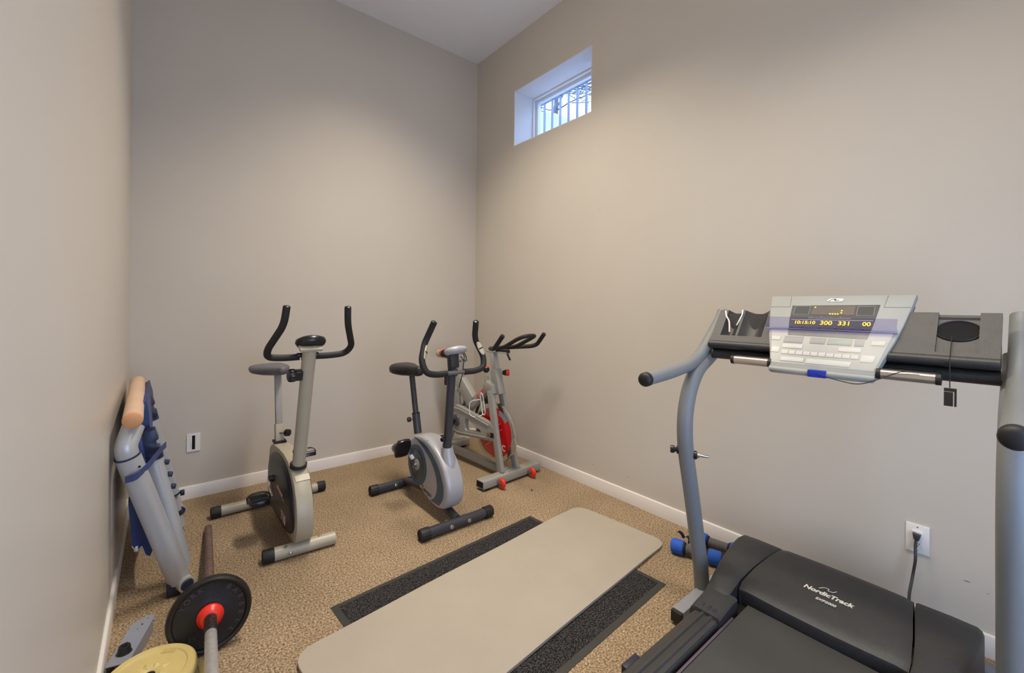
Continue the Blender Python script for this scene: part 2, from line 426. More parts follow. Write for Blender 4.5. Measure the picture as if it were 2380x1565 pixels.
# scuffs on the right wall and baseboard
wr = bpy.data.objects['wall_right']; bb_ = bpy.data.objects['baseboard_right']
BASE[wr] = Vector((0, 0, 0)); BASE[bb_] = Vector((0, 0, 0))
M_scuff = mat('grey_scuff', (128, 118, 106), .7, var=.3, vscale=200); M_pink = mat('pink_scuff', (196, 150, 140), .7, var=.2, vscale=200)
for y, z, w_, h_, r_, m_ in ((.155, .255, .011, .0022, 0, M_scuff), (.10, .235, .005, .001, -.3, M_scuff), (.07, .218, .006, .001, -.5, M_scuff), (2.02, .165, .012, .0025, .5, M_pink), (1.72, .17, .002, .006, 0, M_scuff), (1.31, .73, .002, .002, 0, M_scuff)):
    c_, s_ = math.cos(r_), math.sin(r_)
    pts = [(-w_, 0), (-w_ * .4, -h_), (w_ * .5, -h_ * .8), (w_, h_ * .2), (w_ * .3, h_), (-w_ * .6, h_ * .7)]
    b = B(); b.prism([(XR - .0004, y - (p * c_ - q_ * s_), z + p * s_ + q_ * c_) for p, q_ in pts], (.0003, 0, 0)); obj('scuff', b, m_, wr)

# ------------------------------------------------------------------ outlets
def plate(name, o, ex, ez_n, label, cat, grp=None):
    """wall plate: ex = sideways, ez_n = out of the wall"""
    ex = Vector(ex); nrm = Vector(ez_n); o = Vector(o); up = Vector((0, 0, 1))
    t = thing(name, label, cat, o, grp)
    def P(x, z, d): return o + ex * x + up * z + nrm * d
    def slab(x0, x1, z0, z1, d0, d1, bev=0):
        b = B(); b.prism([P(x0, z0, d0), P(x1, z0, d0), P(x1, z1, d0), P(x0, z1, d0)], nrm * (d1 - d0), bev); return b
    return t, P, slab
pw, ph = .036, .058
t, P, slab = plate('wall_outlet', (XR, .2965, .362), (0, -1, 0), (-1, 0, 0), 'white wall outlet with a plugged-in cord behind the treadmill', 'outlet')
obj('cover_plate', slab(-pw, pw, -ph, ph, 0, .006, .002), M_white, t)
face = obj('receptacle', slab(-.0168, .0168, -.034, .034, .004, .0085, .001), M_white, t)
b = slab(.004, .0062, -.024, -.016, .008, .0088); b.prism([P(-.0062, -.022, .008), P(-.004, -.022, .008), P(-.004, -.016, .008), P(-.0062, -.016, .008)], (-.0008, 0, 0)); b.lathe([(0, .0088), (.0026, .0088), (.0026, .008)], P(0, -.029, 0), (-1, 0, 0), 12)
obj('socket_slots', b, M_dark, face)
for z in (.048, -.048):
    b = B(); b.lathe([(0, .0072), (.002, .0072), (.0028, .006)], P(0, z, 0), (-1, 0, 0), 10); obj('screw', b, M_zinc, t)
# plug and cord of the treadmill
M_cord = mat('dark_grey_cord', (58, 54, 54), 0.5, var=0.06)
t2 = thing('power_cord', 'dark grey power cord from the wall outlet to the treadmill', 'cord', (XR - .012, .29, .37))
b = B(); b.prism([P(-.013, .027, .009), P(.013, .024, .009), P(.007, .0, .009), P(-.009, .003, .009)], (-.022, 0, 0), .003); obj('plug', b, M_cord, t2)
b = B(); b.tube([P(-.001, .006, .022), P(-.004, -.03, .026), P(.0, -.07, .04), (2.40, .305, .22), (2.34, .31, .15), (2.24, .29, .16), (2.17, .285, .21), (2.12, .283, .21)], .0052, 10, .05); obj('cord', b, M_cord, t2)

t, P, slab = plate('cable_wall_plate', ((.137 + .210) / 2, YB, .3705), (1, 0, 0), (0, -1, 0), 'white wall plate with a dark open slot on the back wall', 'wall plate')
def framebox(x0, x1, z0, z1):
    b = B()
    for a in [(-pw, x0, -ph, ph), (x1, pw, -ph, ph), (x0, x1, -ph, z0), (x0, x1, z1, ph)]:
        b.prism([P(a[0], a[2], 0), P(a[1], a[2], 0), P(a[1], a[3], 0), P(a[0], a[3], 0)], (0, -.006, 0))
    return b
obj('cover_plate', framebox(-.0085, .0085, -.047, .047), M_white, t)
obj('insert_panel', slab(-.0165, -.0085, -.034, .034, .005, .0072, .0008), M_white, t)
obj('slot', slab(-.0085, .0085, -.047, .047, .0003, .001), M_dark, t)

# ------------------------------------------------------------------ mats
M_pile = rib_mat('charcoal_mat_pile', (116, 112, 112), (9, 9, 10), 26, 'Y')
M_mrub = mat('dark_rubber_border', (52, 50, 48), 0.6, var=0.1, bump=0.1)
dm = thing('entrance_mat', 'charcoal ribbed entrance mat with rubber border under the cream mat', 'mat', (1.2, 1.5, 0))
q = [V(.572, 1.902, 0), V(1.789, 1.979, 0), V(1.853, 1.088, 0), V(.622, 1.01, 0)]
cen = sum(q, Vector()) / 4
inn = [cen + (p - cen) * .955 for p in q]
inn = [q[i] + (q[(i + 1) % 4] - q[i]).normalized() * .027 + (q[(i - 1) % 4] - q[i]).normalized() * .027 for i in range(4)]
b = B(); up = Vector((0, 0, .006))
o_ = [b.bm.verts.new(p) for p in q]; o2 = [b.bm.verts.new(p + Vector((0, 0, .002))) for p in q]; i2 = [b.bm.verts.new(p + up) for p in inn]; i3 = [b.bm.verts.new(p + Vector((0, 0, .003))) for p in inn]
for k in range(4):
    n_ = (k + 1) % 4
    b.bm.faces.new([o_[k], o_[n_], o2[n_], o2[k]]); b.bm.faces.new([o2[k], o2[n_], i2[n_], i2[k]]); b.bm.faces.new([i2[k], i2[n_], i3[n_], i3[k]])
b.bm.faces.new(o_)
b.bm.faces.new(i3)
obj('rubber_border', b, M_mrub, dm)
b = B(); b.prism([p + Vector((0, 0, .0032)) for p in inn], (0, 0, .0035)); obj('ribbed_pile', b, M_pile, dm)

def cream_mat_material():
    m = mat('cream_foam', (168, 158, 143), 0.7, var=0.03, vscale=4)
    nt = m.node_tree; N = nt.nodes; L = nt.links; bs = N['Principled BSDF']
    tc = N.new('ShaderNodeTexCoord'); wv = N.new('ShaderNodeTexWave'); wv.bands_direction = 'X'; wv.inputs['Scale'].default_value = 42; wv.inputs['Distortion'].default_value = 1.5; wv.inputs['Detail Scale'].default_value = 3
    L.new(tc.outputs['Object'], wv.inputs['Vector'])
    bp = N.new('ShaderNodeBump'); bp.inputs['Strength'].default_value = .25; bp.inputs['Distance'].default_value = .0015
    L.new(wv.outputs['Fac'], bp.inputs['Height']); L.new(bp.outputs['Normal'], bs.inputs['Normal'])
    return m
# cream exercise mat: rounded rectangle sheet, slightly wavy, resting on the dark mat
A0, A1 = V(2.118, 1.868), V(2.140, 1.266)       # far end corners
def rr2(w, h, r, n=7):
    pts = []
    for cx, cy, a in ((w - r, h - r, 0), (r, h - r, 90), (r, r, 180), (w - r, r, 270)):
        pts += arc2((cx, cy), r, a, a + 90, n)
    return pts
Lm, Wm = 1.745, .60
ang_m = math.atan2(1.855 - 1.60, 2.10 - .40) * 0.62
ex_m = Vector((-math.cos(ang_m), -math.sin(ang_m), 0)); ey_m = Vector((math.sin(ang_m), -math.cos(ang_m), 0))
O_m = Vector((2.118, 1.872, 0))
def zmat(u, v):
    lift = .0085 if u > .22 else .0015 + .007 * max(0, u / .22) ** 2
    return lift + .0015 * math.sin(u * 7 + v * 3)
b = B(); out = rr2(Lm, Wm, .075)
nu, nv = 36, 12
grid = {}
def inside_r(u, v, r=.075):
    cu = min(max(u, r), Lm - r); cv = min(max(v, r), Wm - r)
    d = math.hypot(u - cu, v - cv)
    if d > r and d > 0: return cu + (u - cu) / d * r, cv + (v - cv) / d * r
    return u, v
TH = .011
us = [0, .012, .03, .05, .075] + [.075 + (Lm - .15) * k / 30 for k in range(1, 31)] + [Lm - .05, Lm - .03, Lm - .012, Lm]
vs_ = [0, .012, .03, .05, .075] + [.075 + (Wm - .15) * k / 8 for k in range(1, 9)] + [Wm - .05, Wm - .03, Wm - .012, Wm]
for lay in (0, 1):
    for i, u in enumerate(us):
        for j, v in enumerate(vs_):
            uu, vv = inside_r(u, v)
            p = O_m + ex_m * uu + ey_m * vv; p.z = zmat(uu, vv) + lay * TH
            grid[(lay, i, j)] = b.bm.verts.new(p)
n1, n2 = len(us), len(vs_)
for lay in (0, 1):
    for i in range(n1 - 1):
        for j in range(n2 - 1):
            b.bm.faces.new([grid[(lay, i, j)], grid[(lay, i + 1, j)], grid[(lay, i + 1, j + 1)], grid[(lay, i, j + 1)]])
bd = [(i, 0) for i in range(n1)] + [(n1 - 1, j) for j in range(1, n2)] + [(i, n2 - 1) for i in range(n1 - 2, -1, -1)] + [(0, j) for j in range(n2 - 2, 0, -1)]
for k in range(len(bd)):
    a, c = bd[k], bd[(k + 1) % len(bd)]
    b.bm.faces.new([grid[(0, *a)], grid[(0, *c)], grid[(1, *c)], grid[(1, *a)]])
bmesh.ops.remove_doubles(b.bm, verts=list(b.bm.verts), dist=.0004)
tag(obj('exercise_mat', b, cream_mat_material(), None, (1.25, 1.45, 0), 60), 'cream foam exercise mat with rounded corners on the dark mat', 'mat')

# ------------------------------------------------------------------ small blue dumbbells
M_bluefoam = mat('blue_foam', (38, 92, 196), 0.75, var=0.08, vscale=30, bump=0.3, bscale=300)
M_gripgrey = mat('grey_foam_grip', (92, 90, 92), 0.7, var=0.06, bump=0.2)
def dumbbell(label, a, c, strap):
    a, c = Vector(a), Vector(c); d = (c - a).normalized(); L = (c - a).length
    t = thing('foam_dumbbell', label, 'dumbbell', ((a + c) / 2).to_tuple()[:2] + (0,), 'blue foam dumbbells')
    r = .037
    prof = [(0, 0), (r * .62, 0), (r * .88, .004), (r, .015), (r, .05), (r * .97, .062), (r * .8, .066), (0, .066)]
    for o, ax in ((a, d), (c, -d)):
        b = B(); b.lathe(prof, o, ax, 28); w = obj('weight_end', b, M_bluefoam, t)
        b = B(); b.lathe([(0, .064), (r * .8, .064), (r * .86, .070), (r * .7, .076), (0, .076)], o, ax, 24); obj('rim', b, M_blk, w)
    b = B(); pr = [(0, .07)]
    n = 5; g = (L - .14) / n
    for k in range(n): pr += [(r * .62, .07 + g * k), (r * .66, .07 + g * k + .003), (r * .66, .07 + g * (k + 1) - .003), (r * .62, .07 + g * (k + 1))]
    pr.append((0, L - .07)); b.lathe(pr, a, d, 24); obj('grip', b, M_gripgrey, t)
    if strap:
        s = B(); m_ = (a + d * .085); n_ = Vector((d.y, -d.x, 0)) * -1
        base = m_ + n_ * .02 + Vector((0, 0, .022))
        P_ = fillet([base, base + n_ * .012 + Vector((0, 0, .028)), base + n_ * .03 - d * .02 + Vector((0, 0, .022)), base + n_ * .03 - d * .03 + Vector((0, 0, .005)), base + n_ * .032 - d * .045 + Vector((0, 0, .03)), base + n_ * .036 - d * .062 + Vector((0, 0, .032))], .015)
        for k in range(len(P_) - 1):
            w_ = d * .006 + Vector((0, 0, .006))
            s.raw([P_[k] - w_, P_[k + 1] - w_, P_[k + 1] + w_, P_[k] + w_, P_[k] - w_ + n_ * .002, P_[k + 1] - w_ + n_ * .002, P_[k + 1] + w_ + n_ * .002, P_[k] + w_ + n_ * .002], [(0, 1, 2, 3), (7, 6, 5, 4), (0, 4, 5, 1), (3, 2, 6, 7)])
        obj('hand_strap', s, M_blk, t)
dumbbell('blue foam dumbbell with black strap, nearer the cream mat', (2.128, 1.222, .037), (2.2, .985, .037), True)
dumbbell('blue foam dumbbell close to the right baseboard', (2.300, 1.18, .037), (2.345, .94, .037), False)

# small black scrap on the carpet
b = B(); b.prism([(2.038, 2.243, .0), (2.052, 2.246, .0), (2.053, 2.254, .0), (2.040, 2.252, .0)], (0, 0, .005), .001)
tag(obj('rubber_scrap', b, M_blk, None, (2.045, 2.248, 0)), 'tiny black scrap on the carpet in front of the red-wheeled bike', 'scrap')

# ------------------------------------------------------------------ barbell with one iron plate
M_rust = mat('rusty_steel', (116, 98, 90), 0.5, 0.3, var=0.35, vscale=40, bump=0.2, bscale=300, speck=(122, 66, 34), speck_scale=60, speck_amt=0.35)
M_emb = mat('worn_raised_iron', (70, 62, 56), 0.4, 0.3, var=0.2, vscale=30)
M_iron = mat('black_iron', (30, 26, 24), 0.42, 0.2, var=0.25, vscale=20, bump=0.35, bscale=200, spec=0.5)
M_barsteel = mat('worn_steel_bar', (176, 174, 174), 0.36, 0.35, var=0.12, vscale=60)
M_tape = mat('black_bar_tape', (20, 22, 22), 0.5, var=0.3, vscale=90, speck=(110, 110, 106), speck_scale=90, speck_amt=0.18)
bf = V(.2185, 2.985, .019); pc = V(.1525, 1.955, .1345)
bd_ = (pc - bf).normalized()
bar = thing('barbell', 'steel barbell lying on the carpet with a rusty far end', 'barbell', (.19, 2.4, 0))
b = B(); b.tube([bf, bf + bd_ * .02, pc + bd_ * .02], [.0174, .0178, .0178], 20); obj('rusty_sleeve', b, M_rust, bar)
b = B(); b.tube([pc + bd_ * .03, pc + bd_ * .15], .0194, 20); obj('tape', b, M_tape, bar)
b = B(); b.tube([pc + bd_ * .14, pc + bd_ * .75], .0180, 20); obj('shaft', b, M_barsteel, bar)
b = B(); b.lathe([(.0185, .012), (.041, .014), (.043, .02), (.041, .03), (.034, .034), (.033, .04), (.026, .046), (.0185, .046)], pc, bd_, 28); obj('collar', b, M_red, bar, ang=60)
pl = thing('weight_plate', 'round black iron weight plate on the barbell', 'weight plate', (pc.x, pc.y, 0))
R = .134
b = B(); b.lathe([(.0186, -.012), (.03, -.014), (.1, -.008), (.112, -.009), (.116, -.016), (.124, -.018), (.131, -.013), (R, 0), (.131, .013), (.124, .018), (.116, .016), (.112, .009), (.1, .008), (.045, .009), (.03, .012), (.0186, .012), (.0186, -.012)], pc, bd_, 64)
obj('disc', b, M_iron, pl)
px_ = Vector((1, 0, 0)); px_ = (px_ - bd_ * px_.dot(bd_)).normalized(); py_ = bd_.cross(px_)
if py_.z < 0: py_ = -py_
def arc_text(word, rad, a_mid, size, span, inward=False):
    b = B()
    n = len(word)
    for i, ch in enumerate(word):
        f = 0 if n == 1 else i / (n - 1) - .5
        a = math.radians(a_mid - f * span)
        rv = px_ * math.cos(a) + py_ * math.sin(a); tv = px_ * math.sin(a) - py_ * math.cos(a)
        b.text(ch, size, pc + rv * rad + bd_ * .0095, tv, rv, .0022, bold=.0006)
    return b
obj('york_lettering', arc_text('YORK', .099, 128, .025, 42), M_emb, pl)
obj('barbell_lettering', arc_text('BARBELL', .099, 2, .025, 104), M_emb, pl)
b = B(); c0 = pc - px_ * .043 - py_ * .080 + bd_ * .0095
b.text('25', .024, c0 - px_ * .012 + py_ * .012, px_, py_, .0015); b.text('LB', .022, c0 + px_ * .02 - py_ * .012, px_, py_, .0015)
obj('pound_lettering', b, M_emb, pl)

# ------------------------------------------------------------------ yellow plastic weight plates
M_yel = mat('cream_yellow_plastic', (206, 186, 122), 0.5, var=0.05, vscale=12, bump=0.1, bscale=100)
def yplate(c, nrm, label):
    c = Vector(c); nrm = Vector(nrm).normalized(); t = thing('plastic_weight_plate', label, 'weight plate', (c.x, c.y, 0), 'yellow plastic weight plates')
    r, h = .128, .045
    b = B(); b.lathe([(.016, -h / 2), (r * .9, -h / 2), (r * .98, -h / 2 + .006), (r, -h / 2 + .014), (r, h / 2 - .014), (r * .975, h / 2 - .005), (r * .93, h / 2), (r * .8, h / 2 - .001), (r * .77, h / 2 - .005), (.05, h / 2 - .006), (.022, h / 2 - .006), (.016, h / 2 - .01), (.016, -h / 2)], c, nrm, 56)
    d = obj('disc', b, M_yel, t)
    x = Vector((1, 0, 0)); x = (x - nrm * x.dot(nrm)).normalized(); y = nrm.cross(x)
    b = B()
    for k in range(8):
        a = k * math.pi / 4 + .2; rv = x * math.cos(a) + y * math.sin(a); tv = -x * math.sin(a) + y * math.cos(a); z0 = c + nrm * (h / 2 - .0062)
        b.raw([z0 + rv * .02, z0 + rv * .036 + tv * .010, z0 + rv * .055, z0 + rv * .036 - tv * .010, z0 + rv * .036 + nrm * .007], [(0, 1, 4), (1, 2, 4), (2, 3, 4), (3, 0, 4)])
    obj('hub_petals', b, M_yel, t, ang=20)
    b = B()
    tx, ty = (x * .85 - y * .45).normalized(), (y * .85 + x * .45).normalized()
    for k in range(6):
        p0 = c + x * .05 + y * .075 + tx * (.0075 * (k - 2.5)) + nrm * (h / 2 - .004)
        b.prism([p0 - ty * .008, p0 - ty * .008 + tx * .003, p0 + ty * .008 + tx * .004, p0 + ty * .008 + tx * .001], nrm * .0016)
    obj('embossed_marks', b, M_yel, t)
    b = B(); b.lathe([(0, h / 2 - .012), (.0158, h / 2 - .012)], c, nrm, 20); obj('centre_hole', b, M_dark, t)
yplate((.010, 1.800, .0230), (0, 0, 1), 'lower of the two stacked yellow plastic weight plates')
yplate((-.021, 1.828, .0690), (0, 0, 1), 'upper yellow plastic weight plate on the stack near the left wall')

# ------------------------------------------------------------------ loose grey steel bracket with rubber foot
br = thing('steel_bracket', 'loose grey steel bracket with black rubber foot on the carpet', 'bracket', (-.07, 2.05, 0))
a, c = V(-.045, 2.205, 0), V(-.108, 1.99, 0)
d = (c - a).normalized(); n_ = Vector((d.y, -d.x, 0))
if n_.x < 0: n_ = -n_
w2, hh = .032, .052
b = B()
sec = [(-w2, .004), (-w2, hh), (w2, hh), (w2, .0), (w2 - .003, 0), (w2 - .003, hh - .003), (-w2 + .003, hh - .003), (-w2 + .003, .004)]
b.prism([a + n_ * p + Vector((0, 0, z)) for p, z in sec], c - a)
b.prism([a + n_ * p + d * e + Vector((0, 0, hh - .0029)) for p, e in ((-w2 + .006, 0), (w2, 0), (w2 - .002, -.03), (w2 - .03, -.03))], (0, 0, .0029))
obj('channel', b, mat('blue_grey_paint', (140, 145, 158), 0.42, var=0.04), br, ang=25)
b = B(); b.lathe([(.006, .004), (.006, .02), (.0085, .024), (.016, .024), (.0175, .02), (.019, .004), (.022, .0), (.006, 0)], a + d * .165 + Vector((0, 0, hh)), (0, 0, 1), 28); obj('rubber_foot', b, M_blk, br, ang=50)
for e, p, r in ((.02, .004, .0035), (-.012, .012, .002), (.045, -.002, .002), (.11, -.012, .002)):
    b = B(); b.lathe([(0, .0004), (r, .0004), (r, 0)], a + d * e + n_ * p + Vector((0, 0, hh)), (0, 0, 1), 10); obj('bolt_hole', b, M_dark, br)

# ------------------------------------------------------------------ folded tubular frame against the left wall
M_alu = mat('satin_grey_tube', (182, 184, 186), 0.33, 0.25, var=0.03)
M_wood = mat('pale_wood_bar', (222, 188, 160), 0.5, var=0.05, vscale=6)
M_woodend = mat('wood_end_grain', (206, 152, 104), 0.55, var=0.07, vscale=20)
M_navy = mat('navy_plastic', (34, 42, 72), 0.4, var=0.08)
M_bluefab = mat('blue_vinyl_fabric', (34, 54, 108), 0.45, var=0.12, vscale=30, bump=0.3, bscale=150)
M_strap = mat('blue_webbing', (62, 72, 116), 0.8, var=0.1, bump=0.4, bscale=500)
fr = thing('folded_frame', 'folded grey tubular frame with wooden top bar and blue fabric on left wall', 'folded frame', (-.03, 2.8, 0))
N0, N1 = V(-.086, 2.285, .826), V(-.102, 3.30, .842)     # wooden bar ends
dw = (N1 - N0).normalized()
b = B(); b.tube([N0 + dw * .012, N1 - dw * .012], .0335, 28); wb = obj('wooden_bar', b, M_wood, fr)
b = B(); b.lathe([(0, 0), (.029, 0), (.0315, .003), (.0335, .012)], N0, dw, 28); obj('bar_end', b, M_woodend, wb, ang=60)
b = B(); b.lathe([(0, 0), (.029, 0), (.0315, -.003), (.0335, -.012)], N1, dw, 28); obj('bar_end', b, M_woodend, wb, ang=60)
for nm, yb in (('near', 2.315), ('far', 3.28)):
    E_ = V(-.108, yb, .705); top = V(-.090, yb + .035, .772); ft = V(.072, yb + (.115 if nm == 'near' else .02), .058)
    b = B(); b.tube([top + V(.004, .012, .016), E_ + V(-.0, 0, .012), E_ + (ft - E_) * .045], .0375, 24, .02); arm = obj('bent_arm', b, M_alu, fr)
    if nm == 'far':
        b = B(); b.box((-.088, yb - .034, .79), (.045, .004, .032), Matrix.Rotation(.6, 4, 'Y'), .001); obj('warning_sticker', b, mat('yellow_sticker', (226, 190, 30), .5), arm)
    b = B(); b.tube([E_ + (ft - E_) * .04, ft], .0415, 28); lg = obj('leg', b, M_alu, fr)
    b = B(); b.lathe([(.0375, .0), (.0425, .0), (.0425, .006), (.0375, .006)], E_ + (ft - E_) * .035, (ft - E_), 28); obj('joint_ring', b, M_navy, lg)
    b = B(); b.lathe([(0, .004), (.0042, .004), (.0042, 0)], E_ + (ft - E_) * .1 + V(.026, -.0335, -.004), (.55, -.83, 0), 10); obj('rivet_hole', b, M_dark, lg)
    ax = (ft - E_).normalized()
    b = B(); b.box(ft + V(-.02, .0, -.028), (.05, .06, .06), None, .006); obj('foot_block', b, M_navy, lg)
    b = B(); b.lathe([(0, .05), (.02, .05), (.025, .046), (.025, .0), (0, 0)], ft + V(.012, -.005, -.012), (.35, -.93, 0), 24); w = obj('foot_cap', b, M_navy, lg)
    b = B(); b.lathe([(.0255, .046), (.033, .044), (.033, .0), (.0255, 0)], ft + V(.012, -.005, -.012), (.35, -.93, 0), 24); obj('cap_ring', b, M_alu, lg)
# inner legs with moulded navy heads
def inner(y, z0, x0, z1, x1, r, tele):
    A = V(x0, y, z0); D = V(x1, y, z1); d = (D - A).normalized()
    e = A + (D - A) * (.72 if tele else 1.0)
    b = B(); b.tube([A, e], r, 24); l = obj('inner_leg', b, M_alu, fr)
    if tele:
        b = B(); b.tube([e - d * .03, D], r * .6, 20); obj('telescopic_leg', b, M_alu, l)
        b = B(); b.lathe([(r * .6, -.008), (r * .68, -.006), (r * .68, .02), (r * .6, .022)], e + (D - e) * .55, d, 20); obj('collar', b, M_navy, l)
        b = B(); b.lathe([(r * .6, -.004), (r * 1.06, -.004), (r * 1.06, .006), (r * .6, .006)], e, d, 24); obj('tube_rim', b, M_navy, l)
        b = B(); b.box(e + V(.045, 0, .0), (.02, .024, .028), None, .003); obj('latch', b, M_navy, l)
    hd = B()
    pts = [(-.034, -.03), (.036, -.03), (.036, .0), (.026, .008), (.026, .03), (.038, .038), (.034, .085), (.012, .086), (-.02, .07), (-.032, .05)]
    ex_ = Vector((1, 0, 0)); ex_ = (ex_ - d * ex_.dot(d)).normalized()
    hd.prism([A + ex_ * p - d * q + V(0, -.036, 0) for p, q in pts], (0, .072, 0), .006)
    obj('moulded_head', hd, M_navy, l)
    b = B(); b.lathe([(r, -.006), (r * 1.08, -.006), (r * 1.08, .022), (r, .022)], A + d * .03, d, 24); obj('head_collar', b, M_navy, l)
    for k in range(0 if tele else 3):
        b = B(); p = A + d * (.085 + .06 * k) + ex_ * (r * .95); b.box(p + ex_ * .008, (.02, .022, .02), Matrix.Rotation(.3, 4, 'Y'), .003); obj('locking_pin', b, M_navy, l)
    return l
inner(2.52, .645, -.034, .075, .086, .036, False)
inner(3.10, .700, -.052, .02, .100, .034, True)
# blue folded fabric sling between the legs
b = B()
prof = [(-.072, .84), (-.066, .80), (-.086, .60), (-.108, .38), (-.090, .20), (-.074, .165), (-.060, .185), (-.050, .145), (-.034, .140), (-.020, .17), (-.020, .40), (-.026, .60), (-.038, .78), (-.05, .85)]
n = len(prof)
rings = []
for k in range(9):
    f = k / 8; y = 2.585 + .66 * f
    rings.append([V(x + .004 * math.sin(f * 9 + i), y + .02 * math.sin(i * 1.3) * (1 - f), z + .008 * math.sin(f * 6 + i * .7)) for i, (x, z) in enumerate(prof)])
b.loft(rings); fb = obj('fabric_sling', b, M_bluefab, fr, ang=50)
b = B(); b.tube([rings[0][4] + V(0, -.002, 0), rings[0][5] + V(0, -.002, -.003), rings[0][6] + V(0, -.002, 0), rings[0][7] + V(0, -.002, -.003), rings[0][8] + V(0, -.002, -.002)], .0022, 8, .01); obj('pale_piping', b, mat('pale_piping', (206, 196, 176), .6), fb)
b = B(); b.box((-.080, 2.582, .18), (.014, .004, .022), None, .001); obj('fabric_tag', b, M_white, fb)
b = B(); b.prism([V(-.086, 2.45, .70), V(-.060, 2.45, .712), V(-.046, 2.45, .60), V(-.07, 2.45, .585)], (0, .5, 0), .010, 3); obj('fabric_fold', b, M_bluefab, fr)
# strap round near leg and inner leg
b = B()
sp = [V(-.105, 2.285, .595), V(-.075, 2.268, .602), V(-.03, 2.34, .63), V(.006, 2.462, .652), V(.016, 2.50, .652), V(.02, 2.53, .648)]
sp = fillet(sp, .03)
for k in range(len(sp) - 1):
    d_ = (sp[k + 1] - sp[k]).normalized(); nn = Vector((d_.y, -d_.x, 0)).normalized() * .0025; h_ = Vector((0, 0, .0135))
    p, q2 = sp[k], sp[k + 1]
    b.raw([p - h_, q2 - h_, q2 + h_, p + h_, p - h_ + nn, q2 - h_ + nn, q2 + h_ + nn, p + h_ + nn], [(0, 1, 2, 3), (7, 6, 5, 4), (0, 4, 5, 1), (3, 2, 6, 7), (0, 3, 7, 4), (1, 5, 6, 2)])
obj('strap', b, M_strap, fr)

# ------------------------------------------------------------------ shared bike pieces
def pedal(root_part, c, fwd, tilt, name='pedal', sc=1.0):
    """platform pedal with toe strap; c centre, fwd = direction the foot points, lateral = X"""
    c = Vector(c); f = Vector(fwd).normalized(); l = Vector((1, 0, 0)); l = (l - f * l.dot(f)).normalized(); u = f.cross(l)
    if u.z < 0: u = -u
    def Q(a, s, h): return c + (f * a + l * s + u * h) * sc
    b = B()
    out = smooth2([(-.05, -.042), (.045, -.042), (.058, -.02), (.058, .02), (.045, .042), (-.05, .042), (-.058, .02), (-.058, -.02)], 1)
    b.prism([Q(a, s, -.012) for a, s in out], u * .022, .003)
    p = obj(name, b, M_blkgloss, root_part)
    for sgn in (-1, 1):
        b = B()
        for k in range(5):
            a0 = -.04 + k * .019
            b.prism([Q(a0, -.034, .0102 * sgn), Q(a0 + .004, -.034, .0102 * sgn), Q(a0 + .012, .034, .0102 * sgn), Q(a0 + .008, .034, .0102 * sgn)], u * .004 * sgn)
            b.prism([Q(a0 + .008, -.034, .0102 * sgn), Q(a0 + .012, -.034, .0102 * sgn), Q(a0 + .004, .034, .0102 * sgn), Q(a0, .034, .0102 * sgn)], u * .004 * sgn)
        obj('tread', b, M_blk, p)
    return p, Q
def toe_strap(p, Q, side):
    b = B()
    pts = [Q(-.01, side * .045, -.008), Q(-.005, side * .049, .016), Q(0, side * .03, .030), Q(.006, -side * .02, .032), Q(0, -side * .047, .016), Q(-.005, -side * .045, -.008)]
    b.tube(pts, .004, 8, .03, oval=(.0025, .014)); obj('toe_strap', b, M_blk, p)
def bolt(c, ax, r, parent, m=None):
    b = B(); b.lathe([(0, .004), (r * .6, .004), (r, .002), (r, 0), (0, 0)], c, ax, 14); obj('bolt', b, m or M_zinc, parent)
def knob(c, ax, r, h, parent, m, name='knob', ridges=10):
    b = B(); c = Vector(c); z = Vector(ax).normalized()
    u = Vector((0, 0, 1)) if abs(z.z) < .9 else Vector((1, 0, 0)); x = (u - z * u.dot(z)).normalized(); y = z.cross(x)
    n = ridges * 4; rings = []
    for rr, hh in ((.55, 0), (.95, .12 * h), (1, .3 * h), (1, .8 * h), (.9, .95 * h), (.6, h)):
        ring = []
        for k in range(n):
            a = k * 2 * math.pi / n; m_ = r * rr * (1 if k % 4 < 2 else .9)
            ring.append(c + z * hh + x * m_ * math.cos(a) + y * m_ * math.sin(a))
        rings.append(ring)
    b.loft(rings); return obj(name, b, m, parent, ang=40)
def end_cap(c, ax, r, L, parent, m=None, ridges=0):
    """cap sleeve over a tube end: c on the inner side, ax outwards"""
    b = B()
    if ridges:
        z = Vector(ax).normalized(); u = Vector((0, 0, 1)); x = (u - z * u.dot(z)).normalized(); y = z.cross(x); n = ridges * 4; rings = []
        for rr, hh in ((1, 0), (1, L * .9), (.92, L), (.75, L), (.72, L - .004)):
            rings.append([Vector(c) + z * hh + (x * math.cos(k * 2 * math.pi / n) + y * math.sin(k * 2 * math.pi / n)) * r * rr * (1 if (k % 4 < 2 or rr < .95) else .95) for k in range(n)])
        b.loft(rings)
    else:
        b.lathe([(0, 0), (r, 0), (r, L * .88), (r * .93, L), (r * .72, L), (r * .7, L - .005), (0, L - .005)], c, ax, 28)
    return obj('end_cap', b, m or M_blk, parent)
